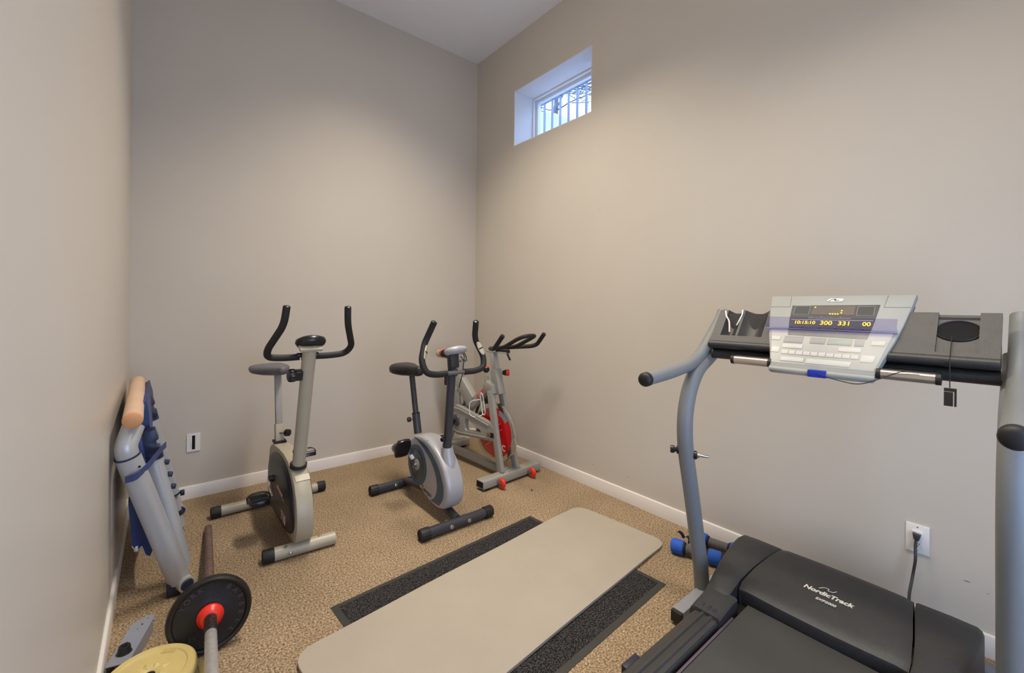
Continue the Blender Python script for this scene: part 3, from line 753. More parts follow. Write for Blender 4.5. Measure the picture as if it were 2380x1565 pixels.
def saddle(tail, nose, wt, wn, hgt, parent, m, name='seat', dip=.0):
    """bicycle saddle lofted from tail to nose"""
    tail, nose = Vector(tail), Vector(nose); d = nose - tail; L = d.length; f = d.normalized(); l = Vector((0, 0, 1)).cross(f).normalized(); u = f.cross(l)
    secs = [(0.0, .55, .55), (.03, .80, .8), (.10, .97, 1), (.25, 1.0, 1), (.42, .80, 1), (.58, .50, .95), (.75, .33, .9), (.9, .27, .85), (.97, .2, .7), (1.0, .1, .4)]
    rings = []
    for t_, wf, hf in secs:
        w_ = wt * wf if t_ < .6 else max(wt * wf, wn * (hf))
        c = tail + f * (t_ * L) + u * (dip * math.sin(t_ * math.pi) * -1)
        ring = []
        for k in range(18):
            a = k * 2 * math.pi / 18; x = math.cos(a); y = math.sin(a)
            ring.append(c + l * (w_ / 2 * math.copysign(abs(x) ** .7, x)) + u * (hgt * hf * (.5 * math.copysign(abs(y) ** .75, y)) + (0 if y > 0 else -.1 * hgt)))
        rings.append(ring)
    b = B(); b.loft(rings); return obj(name, b, m, parent, ang=60)

# ------------------------------------------------------------------ champagne upright bike ("710")
X0 = .578
k1 = thing('exercise_bike', 'champagne upright exercise bike with black round side covers', 'exercise bike', (X0, 2.78, 0))
YFS, YRS = 2.42, 3.14
b = B(); b.tube([(.448, YFS + .008, .034), (.742, YFS - .014, .034)], .0325, 28, caps=False); b.lathe([(0, -.006), (.0322, -.006), (.0325, 0)], (.742, YFS - .014, .034), (1, -.07, 0), 28); fs_ = obj('front_stabiliser', b, M_champ, k1)
end_cap((.452, YFS + .008, .034), (-1, .07, 0), .0345, .052, fs_)
for x in (.52, .66): bolt((x, YFS - .0335, .036), (0, -1, .2), .008, fs_)
for x in (.50, .665): bolt((x, YFS - .012, .065), (0, 0, 1), .008, fs_)
b = B(); b.tube([(.288, YRS, .034), (.852, YRS + .01, .034)], .0305, 28); rs_ = obj('rear_stabiliser', b, M_champ, k1)
end_cap((.292, YRS, .034), (-1, 0, 0), .034, .052, rs_, ridges=8); end_cap((.846, YRS + .01, .034), (1, 0, 0), .034, .052, rs_, ridges=8)
# housing: D-shaped side profile (Y, z)
prof1 = [(2.405, .066), (2.365, .10), (2.345, .16), (2.345, .225), (2.365, .295), (2.41, .362), (2.475, .412), (2.56, .447), (2.66, .462), (2.80, .458), (2.93, .445), (3.0, .43), (3.05, .40), (3.075, .34), (3.08, .2), (3.06, .11), (3.0, .06), (2.9, .045), (2.6, .05)]
HW = .041
b = B(); b.prism([(X0 - HW, y, z) for y, z in prof1], (2 * HW, 0, 0), .006); hs = obj('housing', b, M_champ, k1)
cy, cz = 2.70, .25
cov = smooth2([(2.40, .115), (2.385, .22), (2.43, .33), (2.53, .405), (2.66, .435), (2.82, .43), (2.95, .395), (3.03, .32), (3.035, .18), (2.98, .085), (2.8, .072), (2.55, .075)], 2)
cc = (sum(p[0] for p in cov) / len(cov), sum(p[1] for p in cov) / len(cov))
for sx in (-1, 1):
    rings = []
    for sc, dx in ((1, -.004), (1, .006), (.97, .013), (.9, .018), (.7, .021), (.3, .022)):
        rings.append([V(X0 + sx * (HW + dx), cc[0] + (y - cc[0]) * sc, cc[1] + (z - cc[1]) * sc) for y, z in cov])
    b = B(); b.loft(rings); cvr = obj('side_cover', b, mat('black_cover', (33, 33, 38), .36, var=.1, bump=.3, bscale=350), k1, ang=40)
    if sx < 0:
        xo = X0 - HW - .0215
        dy = Vector((0, -1, 0)); dz = Vector((0, 0, 1))
        # decal text runs forward (towards -Y) and slightly down on the left cover
        tx = Vector((0, -.995, -.1)).normalized(); ty = Vector((0, -.1, .995)).normalized()
        b = B(); o = V(xo, 2.645, .262)
        b.prism([o - tx * .09 - ty * .013, o + tx * .055 - ty * .013, o + tx * .055 + ty * .0, o - tx * .09 + ty * .012], (-.001, 0, 0)); obj('red_logo_stripe', b, M_red, cvr)
        b = B(); b.prism([o - tx * .06 + ty * .0005, o + tx * .07 + ty * .0005, o + tx * .075 + ty * .014, o - tx * .06 + ty * .014], (-.0012, 0, 0)); obj('white_logo_stripe', b, mat('decal_white', (206, 204, 206), .5), cvr)
        b = B(); b.prism([o + tx * .07 - ty * .014, o + tx * .105 - ty * .014, o + tx * .105 - ty * .001, o + tx * .07 - ty * .001], (-.0012, 0, 0)); obj('grey_logo_stripe', b, M_lightgrey, cvr)
        b = B(); b.text('710', .07, (xo - .0005, 2.548, .152), (0, -1, -.03), (0, -.03, 1), .0008, bold=.0016); obj('model_number', b, mat('decal_pink', (222, 178, 176), .5), cvr)
# crank set
CK = (2.84, .275)
b = B(); b.lathe([(0, -.085), (.017, -.085), (.02, -.08), (.02, .08), (.017, .085), (0, .085)], (X0, *CK), (1, 0, 0), 24); ax1 = obj('crank_axle', b, M_blkgloss, k1)
for sx, dy, dz in ((-1, -.15, -.05), (1, .13, .06)):
    x = X0 + sx * .08
    b = B(); b.beam((x, *CK), (x + sx * .008, CK[0] + dy, CK[1] + dz), .012, .022, (1, 0, 0), .003); ca = obj('crank_arm', b, M_chrome if sx < 0 else M_blkgloss, ax1)
    p, Q = pedal(k1, (x + sx * .074, CK[0] + dy, CK[1] + dz), (0, -1, .10 if sx < 0 else .32), 0, sc=1.2)
    toe_strap(p, Q, sx)
# seat post, sleeve, seat
b = B(); b.beam((X0, 2.985, .43), (X0, 3.005, .55), .046, .046, (1, 0, 0), .002); sl = obj('seat_sleeve', b, M_champ, k1)
b = B(); b.box((X0, 2.985, .447), (.07, .07, .014), None, .003); obj('sleeve_collar', b, M_blk, sl)
b = B(); b.beam((X0, 3.002, .53), (X0, 3.06, .862), .036, .036, (1, 0, 0), .002); obj('seat_post', b, mat('warm_grey_paint', (160, 156, 150), .4), k1)
b = B(); b.tube([(X0, 2.975, .50), (X0 + .03, 2.945, .502)], .006, 12); obj('knob_stem', b, M_zinc, sl)
knob((X0 + .024, 2.951, .502), (.7, -.7, .05), .022, .032, sl, M_blkgloss, ridges=8)
saddle((X0 - .035, 3.235, .888), (X0 + .0, 2.89, .902), .235, .07, .055, k1, mat('grey_vinyl_seat', (96, 96, 104), .42, var=.06), dip=.012)
# handlebar post
hb, ht = V(X0 - .001, 2.50, .425), V(X0 + .0, 2.30, 1.10)
b = B(); b.tube([hb, ht], .0325, 28); hp = obj('handlebar_post', b, M_champ, k1)
b = B(); b.lathe([(.0325, -.006), (.042, -.004), (.042, .012), (.0325, .016)], hb + V(0, 0, .012), ht - hb, 28); obj('post_collar', b, M_blk, hp)
for f_ in (.05, .15):
    for sx in (-1, 1): bolt(hb + (ht - hb) * f_ + V(sx * .032, -.004, 0), (sx, -.2, 0), .009, hp)
# sticker on the housing front
b = B(); b.prism([(X0 - .03, 2.452, .3995), (X0 + .04, 2.452, .3995), (X0 + .04, 2.425, .377), (X0 - .03, 2.425, .377)], (0, -.001, .0012)); obj('paper_sticker', b, mat('sticker_paper', (222, 212, 190), .6), hs)
# console pod
b = B(); b.box(ht + V(0, -.005, -.012), (.105, .06, .016), Matrix.Rotation(.5, 4, 'X'), .003); obj('console_bracket', b, M_champ, hp)
b = B(); b.lathe([(0, -.026), (.05, -.026), (.068, -.016), (.076, 0), (.072, .014), (.05, .024), (0, .026)], ht + V(.008, .018, .012), (0, .40, .92), 40, up=(1, 0, .08), sx=.96, sy=.8); obj('console', b, M_blkgloss, k1, ang=60)
# handlebar: one tube, foam covered
hbar = [V(.568, 2.365, 1.035), V(.46, 2.372, 1.033), V(.385, 2.374, 1.040), V(.378, 2.33, 1.082), V(.430, 2.235, 1.205), V(.437, 2.215, 1.292)]
for sgn in (-1, 1):
    pts = [V(X0 + .006 + (p.x - .568) * (-sgn) * (1.04 if sgn > 0 else 1.0) + (.014 if sgn > 0 and p.z > 1.06 else 0), p.y, p.z) for p in hbar]
    pts[0] = V(X0 + sgn * .034, 2.36, 1.036)
    b = B(); b.tube(pts, .0165, 20, [.05, .055, .05, .06], sub=8); g = obj('handlebar', b, M_foam, k1)
    b = B(); d_ = (pts[-1] - pts[-2]).normalized(); b.lathe([(0, .004), (.012, .004), (.0165, .001), (.0165, 0)], pts[-1], d_, 20); obj('grip_end', b, M_blkgloss, g)
b = B(); b.tube([(X0 - .05, 2.345, 1.046), (X0 + .05, 2.345, 1.046)], .012, 14); obj('clamp_bolt', b, M_blkgloss, hp)
b = B(); b.box((X0, 2.352, 1.036), (.05, .05, .045), None, .006); obj('bar_clamp', b, M_blkgloss, hp)
# tension knob on the left of the post
tk = hb + (ht - hb) * .775
b = B(); b.box(tk + V(-.042, -.006, 0), (.034, .04, .052), Matrix.Rotation(.28, 4, 'X'), .006); tb = obj('tension_housing', b, M_blkgloss, k1)
knob(tk + V(-.056, -.008, 0), (-1, -.15, 0), .033, .036, tb, M_blkgloss, 'tension_knob', 11)

# ------------------------------------------------------------------ silver and blue bike ("Tempo")
X2 = 1.366
k2 = thing('exercise_bike', 'silver and blue exercise bike with dark grey posts, middle of the three', 'exercise bike', (X2, 2.45, 0))
M_gun = mat('gunmetal_tube', (66, 66, 72), 0.34, 0.3, var=0.06)
M_silver = mat('silver_plastic', (172, 172, 176), 0.36, 0.15, var=0.02)
M_steelblue = mat('steel_blue_plastic', (62, 84, 104), 0.38, var=0.06)
YF2, YR2 = 2.132, 2.86
def stab(y, x0, x1, nm):
    b = B(); b.tube([(x0 + .04, y, .034), (x1 - .04, y, .034)], .029, 28); s_ = obj(nm, b, M_gun, k2)
    end_cap((x0 + .055, y, .034), (-1, 0, 0), .034, .055, s_, ridges=14); end_cap((x1 - .055, y, .034), (1, 0, 0), .034, .055, s_, ridges=14)
    return s_
s1 = stab(YF2, 1.112, 1.600, 'front_stabiliser'); s2 = stab(YR2, 1.112, 1.600, 'rear_stabiliser')
for x in (1.30, 1.42):
    bolt((x, YF2 - .0285, .036), (0, -1, .1), .012, s1)
    bolt((x - .01, YF2 + .02, .056), (0, .6, .8), .010, s1)
bolt((1.29, YR2 - .028, .04), (0, -1, .2), .011, s2)
b = B(); b.tube([(X2, YR2, .042), (X2, 2.70, .075), (X2, 2.50, .095), (X2, 2.28, .065), (X2, YF2 + .02, .042)], .024, 20, .08); obj('floor_beam', b, M_gun, k2)
egg = smooth2([(2.715, .27), (2.70, .365), (2.635, .432), (2.53, .462), (2.42, .455), (2.31, .415), (2.215, .335), (2.165, .24), (2.165, .155), (2.205, .09), (2.29, .066), (2.42, .085), (2.56, .135), (2.67, .195)], 2)
ec = (2.44, .27)
rings = []
for dx, sc in ((-.060, .86), (-.0595, .93), (-.055, .972), (-.043, .994), (-.02, 1.0), (.02, 1.0), (.043, .994), (.055, .972), (.0595, .93), (.060, .86)):
    rings.append([V(X2 + dx, ec[0] + (y - ec[0]) * sc, ec[1] + (z - ec[1]) * sc) for y, z in egg])
b = B(); b.loft(rings); h2 = obj('housing', b, M_silver, k2, ang=50)
for sx in (-1, 1):
    xo = X2 + sx * .0595
    # crescent stripe
    outer = [(2.60, .436), (2.47, .43), (2.36, .392), (2.262, .318), (2.212, .225), (2.215, .15), (2.265, .096)]
    inner_ = [(2.37, .094), (2.31, .13), (2.285, .195), (2.305, .27), (2.365, .338), (2.46, .392)]
    def cr(pts, n=6):
        P_ = fillet([Vector((p[0], p[1], 0)) for p in pts], .08, n); return [(p.x, p.y) for p in P_]
    poly = cr(outer) + cr(inner_)
    b = B(); b.prism([(xo, y, z) for y, z in poly], (sx * .0025, 0, 0)); obj('blue_stripe', b, M_steelblue, h2)
    CK2 = (2.555, .262)
    b = B(); b.lathe([(.128, -.003), (.13, .002), (.122, .004), (.102, .004), (.10, .001)], (xo, *CK2), (sx, 0, 0), 48); obj('blue_ring', b, M_steelblue, h2)
    b = B(); b.lathe([(0, .002), (.101, .002), (.104, 0)], (xo, *CK2), (sx, 0, 0), 48); obj('grey_disc', b, mat('dark_grey_gloss', (70, 74, 78), .3), h2)
    b = B(); b.lathe([(0, .006), (.03, .006), (.036, .003), (.036, 0)], (xo + sx * .002, *CK2), (sx, 0, 0), 32); obj('hub_cover', b, M_lightgrey, h2)
    for y, z in ((2.30, .055 + .04), (2.215, .19), (2.235, .31), (2.44, .447)):
        b = B(); b.lathe([(0, .001), (.0045, .001), (.0045, 0)], (X2 + sx * .0545, y - .012, z), (sx, 0, 0), 10); obj('screw_hole', b, M_dark, h2)
b = B(); b.text('Tempo', .046, (X2 - .0602, 2.425, .130), (0, -1, -.1), (0, -.1, 1), .0008, bold=.0008); obj('logo_lettering', b, mat('dark_lettering', (60, 62, 74), .5), h2)
b = B(); b.prism([(X2 - .0602, 2.44, .157), (X2 - .0602, 2.40, .149), (X2 - .0602, 2.42, .164)], (-.0008, 0, 0)); obj('logo_swoosh', b, mat('orange_decal', (222, 120, 48), .5), h2)
# neck around the handlebar post
hb2, ht2 = V(X2 + .003, 2.285, .43), V(X2 - .003, 2.225, .95)
rings = []
for f_, rx, ry in ((0, .036, .036), (.25, .040, .042), (.6, .046, .052), (1.0, .040, .06), (1.35, .02, .03)):
    c = hb2 + V(0, -.018 * f_, -.13 * f_ + .005)
    rings.append([c + V(rx * math.cos(a), ry * math.sin(a), 0) for a in [k * 2 * math.pi / 28 for k in range(28)]])
b = B(); b.loft(rings); obj('post_shroud', b, M_silver, k2, ang=60)
b = B(); b.tube([hb2 - V(0, 0, .01), ht2], .0255, 24); hp2 = obj('handlebar_post', b, M_gun, k2)
b = B(); b.lathe([(.0255, 0), (.029, .002), (.029, .014), (.0255, .016)], hb2 + V(0, 0, .01), ht2 - hb2, 24); obj('post_ring', b, M_gun, hp2)
knob(hb2 + V(-.024, -.008, .06), (-1, -.2, 0), .014, .024, hp2, M_blkgloss, ridges=6)
for z in (.80, .855, .915): bolt((X2 + .03, 2.218 + (.98 - z) * .1, z), (.9, -.45, 0), .011, hp2)
# crank
b = B(); b.lathe([(0, -.088), (.012, -.088), (.012, .088), (0, .088)], (X2, *CK2), (1, 0, 0), 20); ax2 = obj('crank_axle', b, M_chrome, k2)
for sx, dy, dz in ((-1, .012, .125), (1, -.012, -.125)):
    x = X2 + sx * .088
    b = B(); b.tube([(x - sx * .02, *CK2), (x, *CK2), (x + sx * .008, CK2[0] + dy, CK2[1] + dz)], .0095, 14, .02); ca = obj('crank_arm', b, M_gun, ax2)
    if sx < 0:
        b = B(); b.lathe([(.0098, 0), (.013, 0), (.013, .03), (.0098, .03)], V(x - .003, CK2[0] + .004, CK2[1] + .045), (-.06, dy, dz), 16); obj('reflector_sleeve', b, M_white, ca)
    p, Q = pedal(k2, (x + sx * .07, CK2[0] + dy, CK2[1] + dz), (0, -.45, .89) if sx < 0 else (0, -1, .2), 0, sc=1.15)
    toe_strap(p, Q, sx)
# seat
b = B(); b.tube([(X2, 2.665, .43), (X2, 2.70, .56)], .026, 24); sl2 = obj('seat_sleeve', b, M_gun, k2)
b = B(); b.lathe([(.019, -.004), (.0275, -.004), (.0275, .006), (.019, .006)], (X2, 2.70, .56), (0, .27, 1), 24); obj('sleeve_rim', b, M_blk, sl2)
b = B(); b.tube([(X2, 2.69, .52), (X2, 2.775, .845)], .0195, 20); obj('seat_post', b, M_gun, k2)
b = B(); b.tube([(X2, 2.70, .525), (X2 - .045, 2.70, .525)], .006, 10); obj('knob_stem', b, M_zinc, sl2)
knob((X2 - .038, 2.70, .525), (-1, 0, 0), .017, .024, sl2, M_blkgloss, ridges=7)
saddle((X2 - .02, 2.925, .858), (X2, 2.63, .862), .205, .07, .072, k2, mat('black_vinyl_seat', (36, 35, 38), .4, var=.08), dip=.006)
# console head and wiring
b = B(); b.box((X2 + .0, 2.222, .975), (.058, .05, .09), Matrix.Rotation(-.12, 4, 'X'), .008); cb = obj('console_neck', b, M_blkplast, k2)
b = B(); b.lathe([(0, -.024), (.05, -.022), (.07, -.012), (.076, .002), (.07, .014), (.045, .022), (0, .024)], (X2 + .02, 2.225, 1.032), (-.05, .35, .93), 40, up=(1, 0, .05), sx=1, sy=.78); obj('console', b, M_silver, k2, ang=60)
b = B(); b.tube([(X2 + .035, 2.205, 1.04), (X2 + .062, 2.19, 1.005), (X2 + .055, 2.19, .96), (X2 + .05, 2.19, .90), (X2 + .035, 2.195, .84), (X2 + .03, 2.2, .81)], .003, 8, .02); obj('cable', b, M_blk, cb)
b = B(); b.tube([(X2 + .04, 2.2, 1.0), (X2 + .06, 2.185, .965), (X2 + .075, 2.185, .985), (X2 + .06, 2.19, 1.02)], .003, 8, .015); obj('cable', b, M_blk, cb)
# handlebar
b = B(); b.tube([(X2 - .075, 2.192, .905), (X2 + .075, 2.192, .905)], .013, 18); hc = obj('handlebar_core', b, mat('grey_tube', (120, 120, 122), .3, .5), k2)
b = B(); b.box((X2, 2.205, .905), (.03, .035, .045), None, .006); obj('bar_clamp', b, M_gun, hc)
half = [(.062, 2.190, .905), (.14, 2.185, .905), (.2, 2.185, .92), (.218, 2.21, .985), (.18, 2.245, 1.085), (.166, 2.235, 1.125), (.146, 2.195, 1.21)]
for sx in (-1, 1):
    pts = [V(X2 + sx * x, y, z) for x, y, z in half]
    b = B(); b.tube(pts, .0185, 22, [.04, .05, .06, .05, .05], sub=8); g = obj('foam_grip', b, M_foam, k2)
    d_ = (pts[-1] - pts[-2]).normalized(); b = B(); b.lathe([(0, .006), (.01, .006), (.0165, .002), (.0165, 0)], pts[-1], d_, 20); obj('grip_end', b, M_blkgloss, g)
    # pulse plate facing the rider/inside
    m_ = V(X2 + sx * .1985, 2.229, 1.035); d_ = (pts[4] - pts[3]).normalized(); nn = Vector((-sx * .62 if sx < 0 else -.05, -.78, 0)); nn = (nn - d_ * nn.dot(d_)).normalized(); sd = d_.cross(nn)
    b = B(); b.lathe([(0, .0225), (.6, .022), (.9, .0205), (1.0, .0165)], m_, nn, 32, up=d_, sx=.05, sy=.0175); pp_ = obj('pulse_plate', b, mat('pale_metal_plate', (206, 196, 172), .35, .3), g, ang=60)
    b = B(); b.box(m_ + nn * .0222, (.007, .03, .002), Matrix((d_, sd, nn)).transposed().to_4x4()); obj('plate_divider', b, M_blk, pp_)

# ------------------------------------------------------------------ indoor cycling bike with red flywheel
O3 = Vector((2.04, 2.488, 0)); la = Vector((.998, .065, 0)); sa = Vector((-.065, .998, 0))
def W(l, s, z): return O3 + la * l + sa * s + Vector((0, 0, z))
M_frame3 = mat('warm_silver_paint', (160, 158, 150), 0.4, 0.1, var=0.03)
M_redwheel = mat('red_flywheel_paint', (205, 22, 22), 0.25, var=0.05, coat=0.4)
k3 = thing('exercise_bike', 'silver indoor cycling bike with red flywheel in the far corner', 'exercise bike', W(0, .45, 0))
R3 = Matrix((la, sa, Vector((0, 0, 1)))).transposed().to_4x4()
def box3(l, s, z, dl, ds, dz, bev=.003):
    b = B(); b.box(W(l, s, z), (dl, ds, dz), R3, bev); return b
fb3 = obj('front_base', box3(0, 0, .046, .58, .085, .054), M_frame3, k3)
for sx in (-1, 1):
    b = B(); b.box(W(sx * .289, 0, .046), (.003, .07, .042), R3); obj('end_plug', b, M_dark, fb3)
    b = box3(sx * .245, -.01, .012, .03, .04, .02); obj('levelling_foot', b, M_blk, fb3)
    br_ = obj('wheel_bracket', box3(sx * .155 - .012, -.062, .042, .006, .05, .03, .001), M_zinc, fb3)
    b = B(); b.lathe([(.012, -.012), (.028, -.013), (.035, -.008), (.037, 0), (.035, .008), (.028, .013), (.012, .012), (.012, -.012)], W(sx * .155, -.082, .04), la, 30); wh = obj('transport_wheel', b, M_red, br_, ang=50)
    b = B(); b.lathe([(0, -.016), (.012, -.016), (.012, .016), (0, .016)], W(sx * .155, -.082, .04), la, 16); obj('wheel_hub', b, M_zinc, wh)
    for s_ in (-.02, .02): bolt(W(sx * .04 - .06, s_, .074), (0, 0, 1), .007, fb3)
rb3 = obj('rear_base', box3(0, .86, .046, .50, .075, .05), M_frame3, k3)
for sx in (-1, 1): obj('levelling_foot', box3(sx * .2, .86, .012, .04, .045, .02), M_blk, rb3)
b = B(); b.beam(W(0, .04, .058), W(0, .83, .058), .06, .045, bev=.003); obj('floor_beam', b, M_frame3, k3)
for sx in (-1, 1):
    b = B(); b.beam(W(sx * .078, .015, .07), W(sx * .055, .175, .655), .032, .055, tuple(sa), .004); obj('fork_leg', b, M_frame3, k3)
# head tube, gusset, stem
hd0, hd1 = W(0, .132, .625), W(0, .18, .815)
b = B(); b.beam(hd0, hd1, .062, .07, tuple(sa), .006); hd_ = obj('head_tube', b, M_frame3, k3)
b = B(); b.prism([W(-.068, .135, .635), W(-.068, .20, .63), W(-.068, .265, .685), W(-.068, .215, .725), W(-.068, .15, .70)], la * .136, .012); obj('fork_crown', b, M_frame3, k3)
st0, st1 = W(0, .17, .78), W(0, .212, .945)
b = B(); b.beam(st0, st1, .045, .05, tuple(sa), .003); stm = obj('handlebar_stem', b, mat('brushed_silver', (186, 184, 180), .3, .5), k3)
b = B(); b.beam(W(0, .27, .950), W(0, .04, .953), .05, .01, bev=.002); obj('slider_plate', b, M_lightgrey, stm)
b = B(); b.tube([W(.02, .07, .948), W(.028, .065, .925), W(.034, .05, .895)], [.009, .007, .008], 10); obj('slider_lever', b, M_blk, stm)
b = B(); b.lathe([(0, 0), (.012, 0), (.02, .012), (.024, .03), (.024, .05), (0, .05)], W(.03, .135, .79), (.9, -.6, 0), 24); kb = obj('adjuster_knob', b, M_blkgloss, hd_)
b = B(); b.lathe([(.024, .03), (.0255, .032), (.0255, .052), (.019, .056), (0, .056)], W(.03, .135, .79), (.9, -.6, 0), 24); obj('red_knob_cap', b, M_red, kb)
b = B(); b.tube([W(0, .285, .68), W(0, .29, .742)], .017, 16); bs_ = obj('brake_sleeve', b, M_frame3, k3)
b = B(); b.tube([W(0, .29, .73), W(0, .295, .78)], .005, 10); obj('brake_rod', b, M_zinc, bs_)
b = B(); b.lathe([(0, -.028)] + [(.028 * math.cos(math.radians(a)), .028 * math.sin(math.radians(a))) for a in range(-75, 90, 15)] + [(0, .028)], W(0, .295, .80), (0, 0, 1), 24); bk = obj('brake_knob', b, M_blkgloss, bs_)
b = B(); b.lathe([(.0235, .0165), (.019, .0215), (.011, .0265), (0, .029)], W(0, .295, .80), (0, 0, 1), 24); obj('red_knob_top', b, M_red, bk)
# V frame
b = B(); b.beam(W(0, .20, .72), W(0, .60, .37), .05, .075, (0, 0, 1), .012); obj('down_tube', b, M_frame3, k3)
b = B(); b.prism([W(-.032, .635, .70), W(-.032, .585, .70), W(-.032, .43, .56), W(-.032, .47, .45), W(-.032, .565, .52), W(-.032, .60, .56), W(-.032, .66, .58)], la * .064, .012); obj('seat_gusset', b, M_frame3, k3)
b = B(); b.beam(W(0, .645, .72), W(0, .66, .36), .055, .065, tuple(sa), .008); stt = obj('seat_tube', b, M_frame3, k3)
b = B(); b.beam(W(0, .66, .40), W(0, .84, .08), .05, .06, tuple(sa), .006); obj('rear_stay', b, M_frame3, k3)
b = B(); b.beam(W(-.005, .575, .445), W(-.005, .59, .56), .036, .04, tuple(sa), .002); obj('chrome_post_end', b, M_chrome, stt)
b = B(); b.beam(W(0, .648, .70), W(0, .655, .84), .04, .045, tuple(sa), .002); obj('seat_post', b, M_chrome, stt)
b = B(); b.beam(W(0, .56, .848), W(0, .84, .848), .045, .022, bev=.003); obj('seat_slider', b, M_lightgrey, stt)
b = B(); b.box(W(0, .80, .64), (.05, .10, .09), R3 @ Matrix.Rotation(.5, 4, 'X'), .01); sb = obj('bottle_pod', b, M_lightgrey, stt)
b = B(); b.box(W(-.027, .82, .645), (.006, .045, .085), R3, .003); obj('black_pad', b, M_blk, sb)
s3 = saddle(W(0, .93, .885), W(0, .64, .89), .17, .05, .07, k3, mat('grey_saddle', (176, 174, 168), .45, var=.05), dip=.005)
b = B()
for k in range(12):
    a = math.radians(8 + k * 15); c_ = W(0, .835, .893)
    pass
rg = []
for s_, r_ in ((.845, .088), (.815, .0915)):
    rg.append([W(r_ * math.copysign(abs(math.cos(a)) ** .7, math.cos(a)), s_, .8855 + (.0375 * math.copysign(abs(math.sin(a)) ** .75, math.sin(a)))) for a in [k * 2 * math.pi / 18 for k in range(18)]])
b.loft(rg, False); obj('red_stripe', b, M_red, s3)
rg = []
for s_, r_, h_ in ((.815, .091, .0372), (.76, .075, .0368), (.70, .05, .036)):
    rg.append([W(r_ * math.copysign(abs(math.cos(a)) ** .7, math.cos(a)), s_, .8865 + (h_ * math.copysign(abs(math.sin(a)) ** .75, math.sin(a)))) for a in [k * 2 * math.pi / 18 for k in range(18)]])
b = B(); b.loft(rg, False); obj('black_panel', b, M_blk, s3)
# script lettering on the down tube
b = B(); b.text('Sunny', .055, W(-.026, .335, .60), (sa * -1 * .66 + Vector((0, 0, .75))), (sa * .5 + Vector((0, 0, .66))), .0008, shear=.25, bold=.0008); obj('red_lettering', b, M_red, k3)
# flywheel
FC = (.168, .325)
b = B(); b.lathe([(0, -.012), (.195, -.012), (.197, -.016), (.226, -.018), (.228, -.014), (.228, .014), (.226, .018), (.197, .016), (.195, .012), (0, .012)], W(0, *FC), la, 72); fw = obj('flywheel', b, mat('chrome_rim', (196, 200, 196), .12, 1.0, var=.03), k3, ang=30)
for sx in (-1, 1):
    b = B(); b.lathe([(0, .0135), (.19, .0135), (.194, .0115)], W(0, *FC), la * sx, 64); rd = obj('red_disc', b, M_redwheel, fw)
    x_ = sx * .0142
    b = B(); pts = []
    for a in range(38, 76, 4): pts.append((.19 * math.cos(math.radians(a)), .19 * math.sin(math.radians(a))))
    for a in range(72, 34, -6): pts.append((.150 * math.cos(math.radians(a)), .150 * math.sin(math.radians(a))))
    b.prism([W(x_, FC[0] - p[0], FC[1] + p[1]) for p in pts], la * sx * .0006); obj('silver_swoosh', b, M_lightgrey, rd)
    b = B()
    for c_, L_ in ((-.02, .19), (-.075, .16), (.05, .10)):
        p0 = W(x_, FC[0] - L_ * .5 - c_ * .4, FC[1] + L_ * .32 + c_); p1 = W(x_, FC[0] + L_ * .5 - c_ * .4, FC[1] - L_ * .32 + c_)
        b.beam(p0, p1, .0025, .0012, tuple(la))
    obj('pin_lines', b, M_white, rd)
    b = B(); b.text('SC', .062, W(x_ + sx * .0004, FC[0] - .095, FC[1] - .10), -sa if sx < 0 else sa, (0, 0, 1), .0006, bold=.001); obj('white_lettering', b, M_white, rd)
b = B(); b.lathe([(0, -.095), (.012, -.095), (.012, .095), (0, .095)], W(0, *FC), la, 18); obj('flywheel_axle', b, M_zinc, fw)
b = B(); b.box(W(0, .255, .548), (.05, .055, .022), R3 @ Matrix.Rotation(-.35, 4, 'X'), .003); bp_ = obj('brake_pad', b, M_blk, k3)
b = B(); b.tube([W(0, .235, .555), W(0, .23, .60), W(.01, .20, .605), W(.01, .19, .58)], .004, 8, .02); obj('brake_spring', b, mat('brass_wire', (190, 170, 110), .35, .8), bp_)
